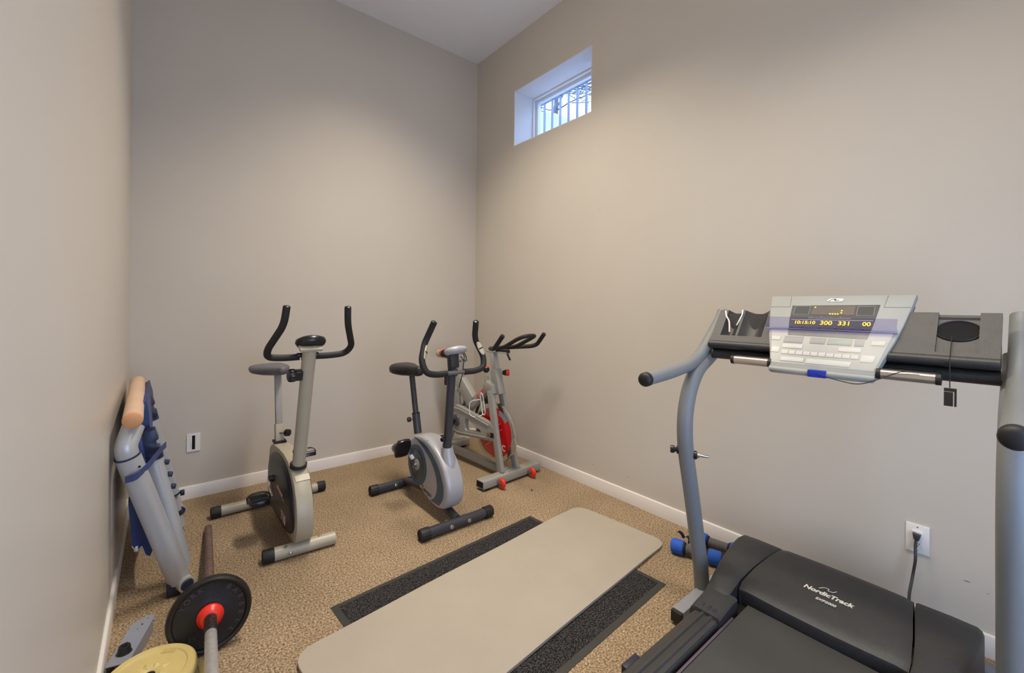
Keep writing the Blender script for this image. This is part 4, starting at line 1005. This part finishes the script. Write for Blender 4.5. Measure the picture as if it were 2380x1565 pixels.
# chain guard with triangular cut-out (left side), wall pieces around the hole
G = lambda s, z: W(-.085, s, z)
outer3 = [(.655, .36), (.645, .44), (.60, .475), (.54, .472), (.15, .410), (.09, .385), (.075, .33), (.09, .285), (.56, .235), (.625, .255)]
hole3 = [(.452, .398), (.415, .39), (.26, .335), (.245, .322), (.27, .315), (.445, .290), (.460, .305), (.462, .35)]
b = B()
def ring_prism(b, out, hol, vec, n=64):
    co = (sum(p[0] for p in hol) / len(hol), sum(p[1] for p in hol) / len(hol))
    def hit(poly, a):
        dx, dy = math.cos(a), math.sin(a); best = None
        for i in range(len(poly)):
            x1, y1 = poly[i][0] - co[0], poly[i][1] - co[1]; x2, y2 = poly[(i + 1) % len(poly)][0] - co[0], poly[(i + 1) % len(poly)][1] - co[1]
            den = dx * (y2 - y1) - dy * (x2 - x1)
            if abs(den) < 1e-12: continue
            t = (x1 * (y2 - y1) - y1 * (x2 - x1)) / den; u = (x1 * dy - y1 * dx) / den
            if t > 0 and -1e-6 <= u <= 1 + 1e-6 and (best is None or t > best): best = t
        return (co[0] + dx * best, co[1] + dy * best)
    angs = sorted(set([2 * math.pi * k / n for k in range(n)] + [math.atan2(p[1] - co[1], p[0] - co[0]) % (2 * math.pi) for p in out + hol]))
    po = [hit(out, a) for a in angs]; pi = [hit(hol, a) for a in angs]; m = len(angs); vec = Vector(vec)
    A = [b.bm.verts.new(G(*p)) for p in po]; Bv = [b.bm.verts.new(G(*p)) for p in pi]; A2 = [b.bm.verts.new(G(*p) + vec) for p in po]; B2 = [b.bm.verts.new(G(*p) + vec) for p in pi]
    for i in range(m):
        j = (i + 1) % m
        b.bm.faces.new([A[i], A[j], Bv[j], Bv[i]]); b.bm.faces.new([A2[i], B2[i], B2[j], A2[j]])
        b.bm.faces.new([A[i], A2[i], A2[j], A[j]]); b.bm.faces.new([Bv[i], Bv[j], B2[j], B2[i]])
ring_prism(b, outer3, hole3, la * .04)
cg = obj('chain_guard', b, M_frame3, k3, ang=25)
b = B(); P_ = [G(s, z) - la * .002 for s, z in [(.62, .445), (.54, .452), (.15, .392)]]; b.tube(P_, .006, 8, .03); P_ = [G(s, z) - la * .002 for s, z in [(.61, .272), (.56, .255), (.11, .302)]]; b.tube(P_, .005, 8, .03); obj('guard_ridge', b, M_frame3, cg)
b = B(); b.tube([G(.15, .335) - la * .004, G(.12, .332) - la * .012], .008, 10); obj('tension_bolt', b, mat('brass', (170, 150, 70), .35, .9), cg)
b = B(); b.box(G(.112, .328) - la * .004, (.008, .035, .035), R3, .002); obj('axle_plate', b, M_dark, cg)
# crank
CB = (.575, .352)
b = B(); b.lathe([(0, .012), (.025, .012), (.045, .008), (.05, 0)], W(-.087, *CB), -la, 32); cr3 = obj('crank_hub', b, mat('dark_grey_hub', (76, 78, 82), .4), k3)
b = B(); b.lathe([(0, -.12), (.014, -.12), (.014, .12), (0, .12)], W(0, *CB), la, 16); obj('crank_axle', b, M_blkgloss, k3)
for sx, ds, dz in ((-1, .055, -.155), (1, -.055, .155)):
    b = B(); b.beam(W(sx * .118, *CB), W(sx * .124, CB[0] + ds, CB[1] + dz), .018, .026, tuple(la), .006); obj('crank_arm', b, M_blkgloss, k3)
    p, Q = pedal(k3, W(sx * .185, CB[0] + ds, CB[1] + dz), (.02, -1, -.15), 0); toe_strap(p, Q, sx)
# bottle cage of white wire
b = B()
def cg_(s, z, l): return W(l, s, z)
b.tube([cg_(.262, .445, -.04), cg_(.250, .47, -.04), cg_(.285, .60, -.04), cg_(.312, .618, -.04), cg_(.318, .59, -.04), cg_(.285, .45, -.04), cg_(.262, .445, -.04)], .004, 8, .015)
b.tube([cg_(.275, .45, -.04), cg_(.30, .428, -.07), cg_(.345, .425, -.095), cg_(.385, .44, -.095), cg_(.385, .53, -.095), cg_(.36, .55, -.08), cg_(.315, .56, -.045)], .004, 8, .02)
obj('bottle_cage', b, mat('white_wire', (226, 224, 220), .4), k3)
# handlebars: crossbar, bull horns and centre loop
bars = B()
for sx in (-1, 1):
    bars.tube([W(0, .15, .978), W(sx * .10, .135, .985), W(sx * .195, -.02, 1.0), W(sx * .215, -.06, 1.015), W(sx * .212, -.135, 1.10)], .0165, 18, [.05, .06, .03])
bars.tube([W(-.06, .12, .988), W(-.062, .02, 1.0), W(-.07, -.14, 1.075), W(-.05, -.20, 1.098), W(.05, -.20, 1.098), W(.07, -.14, 1.075), W(.062, .02, 1.0), W(.06, .12, .988)], .0145, 18, .04)
hb3 = obj('handlebar', bars, M_foam, k3)
for sx in (-1, 1):
    b = B(); d_ = (W(sx * .212, -.135, 1.10) - W(sx * .215, -.06, 1.015)).normalized(); b.lathe([(0, .007), (.013, .006), (.0172, 0), (.0172, -.006)], W(sx * .212, -.135, 1.10), d_, 18); obj('grip_end', b, M_blkgloss, hb3)
b = B(); b.tube([W(0, .17, .968), W(.0, .03, .966)], .014, 14); obj('accessory_stub', b, M_foam, hb3)

# ------------------------------------------------------------------ treadmill
YC = .48
tr = thing('treadmill', 'black and grey motorised treadmill facing the right wall', 'treadmill', (1.3, YC, 0))
def sy(d): return YC + d
# base frame
M_tframe = M_greysteel
for sgn in (1, -1):
    b = B(); b.box((1.99, YC + sgn * .44, .035), (.66, .05, .05), None, .004); bl = obj('base_leg', b, mat('blue_grey_steel', (140, 142, 150), .4), tr)
    b = B(); b.box((1.652, YC + sgn * .44, .034), (.016, .048, .046), None, .003); obj('leg_end_cap', b, M_blk, bl)
    b = B(); b.box((1.70, YC + sgn * .43, .006), (.05, .04, .012), None, .003); obj('rubber_foot', b, M_blk, bl)
b = B(); b.box((2.24, YC, .04), (.06, .86, .05), None, .004); obj('cross_tube', b, M_tframe, tr)
# deck, belt, guides
b = B(); b.box((1.05, YC, .118), (1.45, .50, .05), None, .004); obj('deck', b, M_dark, tr)
M_belt = mat('walking_belt', (52, 51, 49), 0.62, var=0.14, vscale=5, bump=0.4, bscale=700, speck=(96, 92, 84), speck_scale=500, speck_amt=0.18)
b = B()
pr = [(.36, .146), (.335, .138), (.335, .12), (1.75, .12), (1.75, .168), (1.70, .168), (.42, .168), (.38, .16)]
b.prism([(x, YC - .205, z) for x, z in pr], (0, .41, 0)); obj('walking_belt', b, M_belt, tr)
for sgn in (1, -1):
    b = B(); b.box((1.0, YC + sgn * .214, .1525), (1.28, .009, .025), None, .001); obj('belt_guide', b, mat('violet_grey_strip', (92, 80, 92), .5), tr)
    # foot rail: ridged profile extruded along the treadmill
    pr = [(.232, .10), (.229, .170), (.233, .178), (.246, .180), (.250, .186), (.259, .186), (.263, .180), (.276, .180), (.280, .186), (.288, .186), (.292, .180), (.312, .178), (.322, .168), (.326, .12), (.324, .10)]
    b = B(); b.prism([(.34, YC + sgn * y, z) for y, z in pr], (1.215, 0, 0)); rl_ = obj('foot_rail', b, mat('rail_plastic', (52, 50, 48), .5, var=.12, vscale=14, bump=.35, bscale=300), tr, ang=25)
    b = B(); b.box((.33, YC + sgn * .278, .12), (.07, .108, .14), None, .015); obj('rear_roller_cap', b, M_blkplast, rl_)
    b = B(); b.box((1.18, YC + sgn * .333, .15), (.075, .022, .035), None, .004); obj('side_clip', b, mat('navy_clip', (40, 40, 56), .45), rl_)
    # transition cap between rail and hood
    b = B()
    rg = []
    for x, z in ((1.552, .178), (1.556, .190), (1.60, .197), (1.66, .205), (1.70, .205)):
        rg.append([V(x, YC + sgn * y, zz) for y, zz in ((.222, .10), (.222, z - .006), (.230, z), (.318, z), (.332, z - .012), (.334, .10))])
    b.loft(rg); cp = obj('rail_cap', b, M_blkplast, tr, ang=40)
    for y in (.252, .274, .297):
        b = B(); b.tube([(1.562, YC + sgn * y, .188), (1.585, YC + sgn * y, .1945), (1.605, YC + sgn * y, .1935)], [.003, .006, .002], 10); obj('cap_ridge', b, M_blkplast, cp)
    # hood side arm: inner edge follows the seam, outer edge flares towards the front of the machine
    SX = [1.652, 1.660, 1.72, 1.80, 1.90, 2.00, 2.08, 2.13, 2.165, 2.185, 2.19]
    SZ = [.190, .200, .211, .226, .242, .252, .253, .246, .226, .195, .05]
    SI = [.250, .250, .252, .254, .245, .232, .222, .218, .216, .215, .215]
    SO = [.336, .338, .346, .358, .370, .380, .386, .386, .378, .36, .36]
    rg = []
    for x, z, yi, yo in zip(SX, SZ, SI, SO):
        d = yo - yi
        rg.append([V(x, YC + sgn * y, zz) for y, zz in ((yi, .05), (yi, z - .004), (yi + .006, z), (yi + d * .55, z + .001), (yo - .016, z - .002), (yo - .005, z - .010), (yo, z - .024 if z > .1 else z), (yo + .002, .05))])
    b = B(); b.loft(rg); arm = obj('hood_side', b, M_blkplast, tr, ang=40)
# hood centre: raised lip at the front, slight crown
HX = [1.765, 1.752, 1.755, 1.768, 1.80, 1.90, 2.00, 2.08, 2.125, 2.155, 2.175, 2.18]
HZ = [.130, .192, .204, .212, .222, .243, .256, .258, .250, .230, .20, .05]
HY = [.247, .248, .248, .249, .249, .240, .227, .217, .213, .211, .210, .210]
rg = []
for x, z, yh in zip(HX, HZ, HY):
    row = []
    for f in range(-8, 9):
        t_ = f / 8
        row.append(V(x + (.018 * t_ * t_ if x < 1.78 else 0), YC + t_ * yh, z + ((.004 * (1 - t_ * t_)) if z > .19 else 0) - (.005 if abs(f) == 8 and z > .19 else 0)))
    row += [V(x, YC + .9 * yh, .05), V(x, YC - .9 * yh, .05)]
    rg.append(row)
b = B(); b.loft(rg); hood = obj('motor_hood', b, M_blkplast, tr, ang=35)
b = B(); b.box((1.83, YC, .09), (.12, .46, .07)); obj('motor_pan', b, M_dark, tr)
# lettering on the hood (reads from the belt side)
M_decal = mat('white_decal', (214, 208, 196), .5)
b = B(); tx_, ty_ = (0, -1, 0), (1, 0, .16)
b.text('NordicTrack', .0285, (1.912, .474, .2495), tx_, ty_, .0006, shear=.2, bold=.0009); obj('brand_lettering', b, M_decal, hood)
b = B(); b.text('EXP2000', .0165, (1.874, .470, .2435), tx_, ty_, .0006, shear=.2, bold=.0003); obj('model_lettering', b, M_decal, hood)
b = B(); b.tube([(1.930, .505, .2535), (1.945, .492, .256), (1.948, .476, .2565), (1.935, .480, .2545), (1.937, .462, .255), (1.950, .455, .257)], .0012, 6, .006); obj('logo_mark', b, M_decal, hood)
# uprights, handrails
up_prof = [(1.885, .05), (1.872, .16), (1.845, .25), (1.804, .415), (1.762, .575), (1.731, .686), (1.717, .78), (1.722, .87), (1.752, .96), (1.815, 1.04), (1.93, 1.09), (2.0, 1.13), (2.02, 1.17)]
hr_prof = [(2.075, 1.292), (2.055, 1.265), (1.955, 1.175), (1.87, 1.102), (1.77, 1.062), (1.62, 1.043), (1.425, 1.030)]
for sgn in (1, -1):
    y = YC + sgn * .452
    P_ = [V(x, y, z) for x, z in up_prof]
    b = B(); b.tube(P_, .032, 28, .06); u_ = obj('upright', b, M_greysteel, tr)
    P_ = [V(x, y + sgn * .006, z) for x, z in hr_prof]
    b = B(); b.tube(P_, [.026], 24, [.03, .06, .05, .05, .06]); h_ = obj('handrail', b, M_greysteel, tr)
    b = B(); b.lathe([(0, .01), (.014, .0095), (.024, .004), (.0275, -.004), (.0275, -.02), (.026, -.022)], P_[-1], (-1, 0, -.07), 28); obj('handrail_cap', b, M_blk, h_, ang=60)
    # top web joining upright and handrail
    b = B(); b.prism([V(x, y - .02, z) for x, z in ((2.0, 1.09), (1.955, 1.12), (1.99, 1.19), (2.05, 1.28), (2.075, 1.26), (2.05, 1.12))], (0, .04, 0), .008); obj('upright_top', b, M_greysteel, tr)
    if sgn > 0:
        b = B(); b.lathe([(0, -.062), (.014, -.062), (.016, -.058), (.016, -.046), (.01, -.044), (.01, -.038), (.017, -.036), (.017, -.028), (0, -.028)], (1.730, y, .700), (.5, -.87, 0), 20); obj('pivot_cap', b, M_blkgloss, u_)
        b = B(); b.lathe([(0, .026), (.017, .026), (.018, .03), (.018, .04), (.014, .043), (0, .043)], (1.733, y, .685), (.5, -.87, 0), 24); pk = obj('latch_boss', b, M_blkgloss, u_)
        b = B(); b.lathe([(0, .04), (.011, .042), (.011, .05), (.006, .05), (.006, .085), (.004, .088), (0, .088)], (1.733, y, .685), (.5, -.87, 0), 18); obj('latch_pin', b, M_zinc, pk)
# tray panel between the uprights (inclined), with rolled front edge
M_tray = mat('tray_plastic', (46, 46, 46), .45, var=.1, vscale=20, bump=.3, bscale=450, speck=(84, 82, 78), speck_scale=220, speck_amt=.12)
tn = Vector((-.79, 0, .61)); td = Vector((.61, 0, .79))        # panel normal (towards user, up) and up-slope direction
def TP(y, t, h=0): return V(1.868, y, 1.168) + td * t + tn * h   # t: 0 front edge .. .168 back edge
TL = .168
def tray_seg(b, y0, y1, t0, t1, h0=-.022, h1=0.0, bev=0.0):
    b.prism([TP(y0, t0, h0), TP(y1, t0, h0), TP(y1, t1, h0), TP(y0, t1, h0)], tn * (h1 - h0), bev)
b = B()
y0, y1 = .058, .902
# solid strips leaving the two troughs and the bottle hole recess open
tray_seg(b, .225, .655, 0, TL)
tray_seg(b, .865, y1, 0, TL); tray_seg(b, .655, .700, 0, TL)
tray_seg(b, .700, .865, 0, .03)
tray_seg(b, .793, .803, .03, TL)
tray_seg(b, y0, .103, 0, TL); tray_seg(b, .195, .225, 0, TL)
tray_seg(b, .103, .195, 0, .012)
tray = obj('console_tray', b, M_tray, tr, ang=25)
def trough(y0, y1, nm):
    rg = []
    for t_ in (.03, TL):
        rg.append([TP(y0 + (y1 - y0) * k / 8, t_, -.002 - .026 * math.sin(math.pi * k / 8)) for k in range(9)] + [TP(y1, t_, -.034), TP(y0, t_, -.034)])
    b = B(); b.loft(rg); obj(nm, b, M_tray, tray, ang=40)
trough(.700, .793, 'magazine_trough'); trough(.803, .865, 'magazine_trough')
b = B(); tray_seg(b, .103, .195, .012, TL - .004, -.024, -.008); 
obj('bottle_recess', b, M_tray, tray)
b = B(); b.lathe([(1.0, .0005), (.96, .003), (.92, .002), (.9, -.004)], TP(.149, .10, -.006), tn, 40, up=(0, 1, 0), sx=.054, sy=.040); hr_ = obj('bottle_hole_rim', b, M_tray, tray, ang=60)
b = B(); b.lathe([(0, -.0005), (.9, -.0005), (1.0, .0012)], TP(.149, .10, -.006), tn, 40, up=(0, 1, 0), sx=.052, sy=.0385); obj('bottle_hole', b, M_dark, tray)
# rolled front edge and lower roll
pr = [(1.868, 1.168), (1.858, 1.166), (1.850, 1.155), (1.852, 1.142), (1.868, 1.134), (1.90, 1.130), (1.93, 1.14), (1.94, 1.2), (1.89, 1.17)]
b = B(); b.prism([(x, y0, z) for x, z in pr], (0, y1 - y0, 0)); obj('tray_front_edge', b, M_tray, tr, ang=60)
b = B(); b.tube([(1.905, y0, 1.108), (1.905, y1, 1.108)], .022, 24); obj('lower_roll', b, M_tray, tr)
b = B(); b.prism([(x, y0 + .01, z) for x, z in ((1.90, 1.10), (1.965, 1.11), (2.0, 1.27), (1.965, 1.285), (1.925, 1.17))], (0, y1 - y0 - .02, 0)); obj('tray_back', b, M_blkplast, tr)
# pulse grips
for ya, yb in ((.777, .640), (.318, .179)):
    sg = 1 if ya > .5 else -1
    b = B(); b.tube([(1.815, ya, 1.098), (1.815, yb, 1.098)], .0165, 24); g_ = obj('pulse_grip', b, mat('satin_grip_metal', (196, 188, 176), .25, .8), tr)
    b = B(); b.tube([(1.8135, ya - .008, 1.1145), (1.8135, yb + .008, 1.1145)], .0022, 6); obj('grip_seam', b, M_blk, g_)
    for ye in (ya, yb):
        b = B(); b.tube([(1.815, ye - .006, 1.098), (1.815, ye + .006, 1.098)], .0175, 24); obj('grip_collar', b, M_blk, g_)
b = B(); b.box((1.858, YC, 1.105), (.075, .60, .018), None, .004); obj('grip_bracket', b, M_blkplast, tr)
# console
Ct, Cb = V(2.012, YC, 1.362), V(1.792, YC, 1.092)
cd = (Cb - Ct); cl = cd.length; cdn = cd.normalized(); cn = Vector((-.775, 0, .632)); cn = (cn - cdn * cn.dot(cdn)).normalized()
def CW(v): return .2265 + (.150 - .2265) * v - .012 * math.sin(math.pi * v) * 0
def CP(a, v, h=0): return Ct + cd * v + Vector((0, -a, 0)) + cn * h         # a metres to the right, v 0..1 down
def csheet(poly, h0, h1, bev=0):
    b = B(); b.prism([CP(a, v, h0) for a, v in poly], cn * (h1 - h0), bev); return b
edge = [(-CW(0), 0), (CW(0), 0)] + [(CW(v) + .010 * math.sin(math.pi * v), v) for v in (.2, .4, .6, .8)] + [(CW(1) + .004, 1.0), (-CW(1) - .004, 1.0)] + [(-CW(v) - .010 * math.sin(math.pi * v), v) for v in (.8, .6, .4, .2)]
con = obj('console', csheet(edge, -.028, 0, .004), M_lightgrey, tr, ang=40)
b = B(); b.prism([CP(a * .96, .03 + v * .85, -.06) for a, v in edge], cn * .034); obj('console_back', b, M_blkplast, con)
# rounded chin with key slot
b = B()
rg = []
for y in (-.155, -.150, -.03, -.0295, .0295, .03, .150, .155):
    k_ = .8 if abs(y) > .152 else 1
    rg.append([CP(y, 1, 0) + V(dx * k_, 0, dz * k_) for dx, dz in ((.0, -.0), (-.008, -.004), (-.012, -.012), (-.008, -.022), (.006, -.026), (.03, -.022), (.04, 0))])
b.loft(rg); chin = obj('console_chin', b, M_lightgrey, con, ang=50)
b = B(); b.box(CP(.0, 1, 0) + V(-.002, 0, -.0125), (.03, .054, .025), None, .002); key = obj('safety_key', b, mat('blue_key', (22, 52, 170), .35), con)
# grooves of the face panel
b = B()
for sg in (-1, 1):
    b.beam(CP(sg * .152, .01, .0004), CP(sg * .146, .17, .0004), .0014, .0012, tuple(cn))
b.beam(CP(-CW(.17) - .002, .17, .0004), CP(-.146, .17, .0004), .0014, .0012, tuple(cn)); b.beam(CP(CW(.17) + .002, .17, .0004), CP(.146, .17, .0004), .0014, .0012, tuple(cn))
obj('panel_grooves', b, mat('groove_grey', (120, 121, 118), .6), con)
# dark display
dsp = obj('display_panel', csheet([(-.138, .155), (.135, .14), (.128, .36), (.118, .585), (-.124, .575), (-.134, .36)], .0002, .0016), mat('display_dark', (56, 58, 60), .55, var=.05), con)
b = csheet([(-.065, .165), (.066, .16), (.066, .285), (-.066, .285)], .0016, .0024); mx_ = obj('dot_matrix', b, mat('matrix_brown', (58, 48, 40), .4, var=.2, vscale=300), dsp)
for a0, a1 in ((-.126, -.075), (.074, .122)):
    obj('side_display', csheet([(a0, .165), (a1, .162), (a1, .285), (a0, .285)], .0016, .0022), mat('side_display_dark', (40, 42, 45), .55), dsp)
    b = B(); q_ = [CP(a0, .165, .0023), CP(a1, .162, .0023), CP(a1, .285, .0023), CP(a0, .285, .0023)]
    for i_ in range(4): b.beam(q_[i_], q_[(i_ + 1) % 4], .001, .0006, tuple(cn))
    obj('display_outline', b, M_lightgrey, dsp)
M_amber = mat('amber_led', (255, 196, 30), .4, emit=1.6)
b = B()
for a, v in ((-.058, .18), (-.006, .272), (.002, .272), (.010, .272), (.018, .272), (.028, .255), (.028, .225)):
    b.lathe([(0, .0008), (.0026, .0008), (.0026, 0)], CP(a, v, .0024), cn, 10)
obj('lit_dots', b, M_amber, mx_)
b = B()
for i_ in range(15):
    for j_ in range(6): b.lathe([(0, .0004), (.0017, .0004)], CP(-.060 + i_ * .0086, .178 + j_ * .0185, .0024), cn, 6)
obj('unlit_dots', b, mat('unlit_led', (112, 92, 58), .5), mx_)
ex_, ey_ = Vector((0, -1, 0)), -cdn
for i_, (s_, a_, z_) in enumerate((('10:15:10', -.080, .0205), ('300', -.011, .026), ('331', .044, .026), ('00', .108, .024))):
    b = B(); b.text(s_, z_, CP(a_, .40, .0026), ex_, ey_, .0003, bold=.0003); obj('led_digits', b, M_amber, dsp)
b = B()
for a in (-.06, -.03, 0, .03): b.box(CP(a, .315, .0018), (.004, .004, .001))
b.beam(CP(-.072, .33, .0018), CP(.06, .33, .0018), .0008, .0006, tuple(cn)); b.beam(CP(-.128, .36, .0018), CP(.124, .35, .0018), .0012, .0006, tuple(cn))
for a in (-.12, -.085, -.03, .02, .07, .1): b.box(CP(a, .455, .0018), (.006, .005, .001))
obj('panel_marks', b, M_white, dsp)
# brand badge
b = csheet([(-.028, .085), (-.018, .05), (.018, .05), (.026, .062), (.022, .09), (-.01, .095)], .0002, .0018); bd3 = obj('brand_badge', b, mat('badge_silver', (206, 206, 202), .3, .3), con)
b = B(); b.tube([CP(-.02, .085, .002), CP(-.008, .06, .002), CP(.004, .058, .002), (CP(-.006, .08, .002)), CP(.012, .075, .002)], .0012, 6, .006); obj('badge_mark', b, M_blk, bd3)
# buttons
def button(a0, a1, v0, v1, m, sk=0.0):
    return obj('button', csheet([(a0, v0), (a1, v0), (a1 - sk, v1), (a0 - sk * .3, v1)], .0002, .0022, .0006), m, con)
M_btn = mat('button_grey', (178, 179, 174), .45, var=.03); M_btnd = mat('button_dark', (112, 114, 116), .45, var=.03); M_btng = mat('button_green', (110, 128, 116), .45)
button(-.176, -.146, .60, .655, M_btn); button(-.132, -.070, .595, .68, M_btnd); button(-.046, .0, .60, .675, M_btnd); button(.008, .078, .60, .675, M_btng); button(.086, .112, .60, .675, M_btnd); button(.132, .170, .60, .655, M_btn, .004)
button(-.132, -.065, .70, .755, M_btn); button(.045, .108, .70, .755, M_btn)
for k in range(10): button(-.128 + k * .0235, -.128 + k * .0235 + .0215, .785, .835, M_btn)
button(-.165, -.138, .745, .82, M_btn); button(.112, .150, .78, .86, M_btn, .006); button(-.125, -.050, .87, .925, M_btn); button(-.042, .090, .87, .935, M_btn, .004)
# clear book ledge across the console
b = B()
rg = []
for a in (-.206, -.202, .190, .194):
    rg.append([CP(a, v, h) for v, h in ((.50, .003), (.49, .030), (.40, .036), (.40, .033), (.482, .027), (.49, .003))])
b.loft(rg)
obj('clear_ledge', b, glass_mat('clear_violet_plastic', (.84, .83, .95), .15, .03), con)
b = B(); b.beam(CP(-.206, .497, .004), CP(.194, .497, .004), .003, .002, tuple(cn)); obj('ledge_edge', b, mat('violet_edge', (104, 98, 140), .3), con)
# clear cover plate over the keys
obj('clear_cover', csheet([(-.184, .51), (.184, .51), (.152, .96), (-.152, .96)], .0045, .0055), glass_mat('clear_cover_plastic', (.97, .97, .97), .35, .025), con)
# safety clip line and hanging clip
b = B(); b.tube([CP(.0, 1, 0) + V(-.018, 0, -.012), (1.775, .43, 1.068), (1.772, .36, 1.058), (1.785, .31, 1.085), (1.80, .26, 1.115), (1.80, .22, 1.118)], .0014, 6, .03); obj('key_cord', b, M_blk, con)
sc_ = thing('safety_clip', 'small dark clip hanging on a cord from the bottle hole', 'clip', (1.80, .155, 1.04))
b = B(); b.tube([TP(.160, .075, .002), TP(.160, .03, .003), TP(.1595, -.004, .006), (1.846, .159, 1.15), (1.843, .158, 1.10), (1.842, .1575, 1.073)], .0014, 6, .01); obj('cord', b, M_blk, sc_)
b = B()
yc_, zc_ = .1565, 1.048
for dy0, dy1, dz0, dz1 in ((-.0135, .0135, .014, .024), (-.0135, -.0085, -.03, .014), (-.006, .0135, -.03, .0125)):
    b.box((1.842, yc_ + (dy0 + dy1) / 2, zc_ + (dz0 + dz1) / 2), (.004, dy1 - dy0, dz1 - dz0))
obj('clip_plate', b, mat('dark_clip', (48, 42, 36), .5), sc_)
# torn tape hanging on the left trough
tp = thing('tape_strips', 'white and red tape strips stuck on the left end of the treadmill tray', 'tape', TP(.85, .14, .0))
def ribbon(pts, wd, m, nm):
    b = B(); P_ = fillet([Vector(p) for p in pts], .02)
    for k in range(len(P_) - 1):
        u_ = Vector((0, wd, 0)); b.raw([P_[k] - u_, P_[k + 1] - u_, P_[k + 1] + u_, P_[k] + u_, P_[k] - u_ + tn * .0006, P_[k + 1] - u_ + tn * .0006, P_[k + 1] + u_ + tn * .0006, P_[k] + u_ + tn * .0006], [(0, 1, 2, 3), (7, 6, 5, 4), (0, 4, 5, 1), (3, 2, 6, 7)])
    obj(nm, b, m, tp)
ribbon([TP(.878, .163, .0015), TP(.866, .13, .003), TP(.845, .105, .006), TP(.838, .07, -.004), TP(.836, .055, -.01)], .0035, mat('pinkish_tape', (224, 204, 200), .6), 'tape_strip')
ribbon([TP(.805, .166, .003), TP(.80, .14, .004), TP(.807, .11, .0), TP(.815, .09, -.008)], .003, mat('pale_tape', (206, 214, 216), .6), 'tape_strip')
# loose cable on the floor beyond the hood
b = B(); b.tube([(2.33, -.10, .008), (2.30, .0, .008), (2.28, .045, .008), (2.33, .06, .008), (2.36, .02, .008)], .006, 8, .04)
tag(obj('loose_cable', b, M_blk, None, (2.31, 0, 0)), 'black cable on the carpet behind the treadmill hood', 'cable')
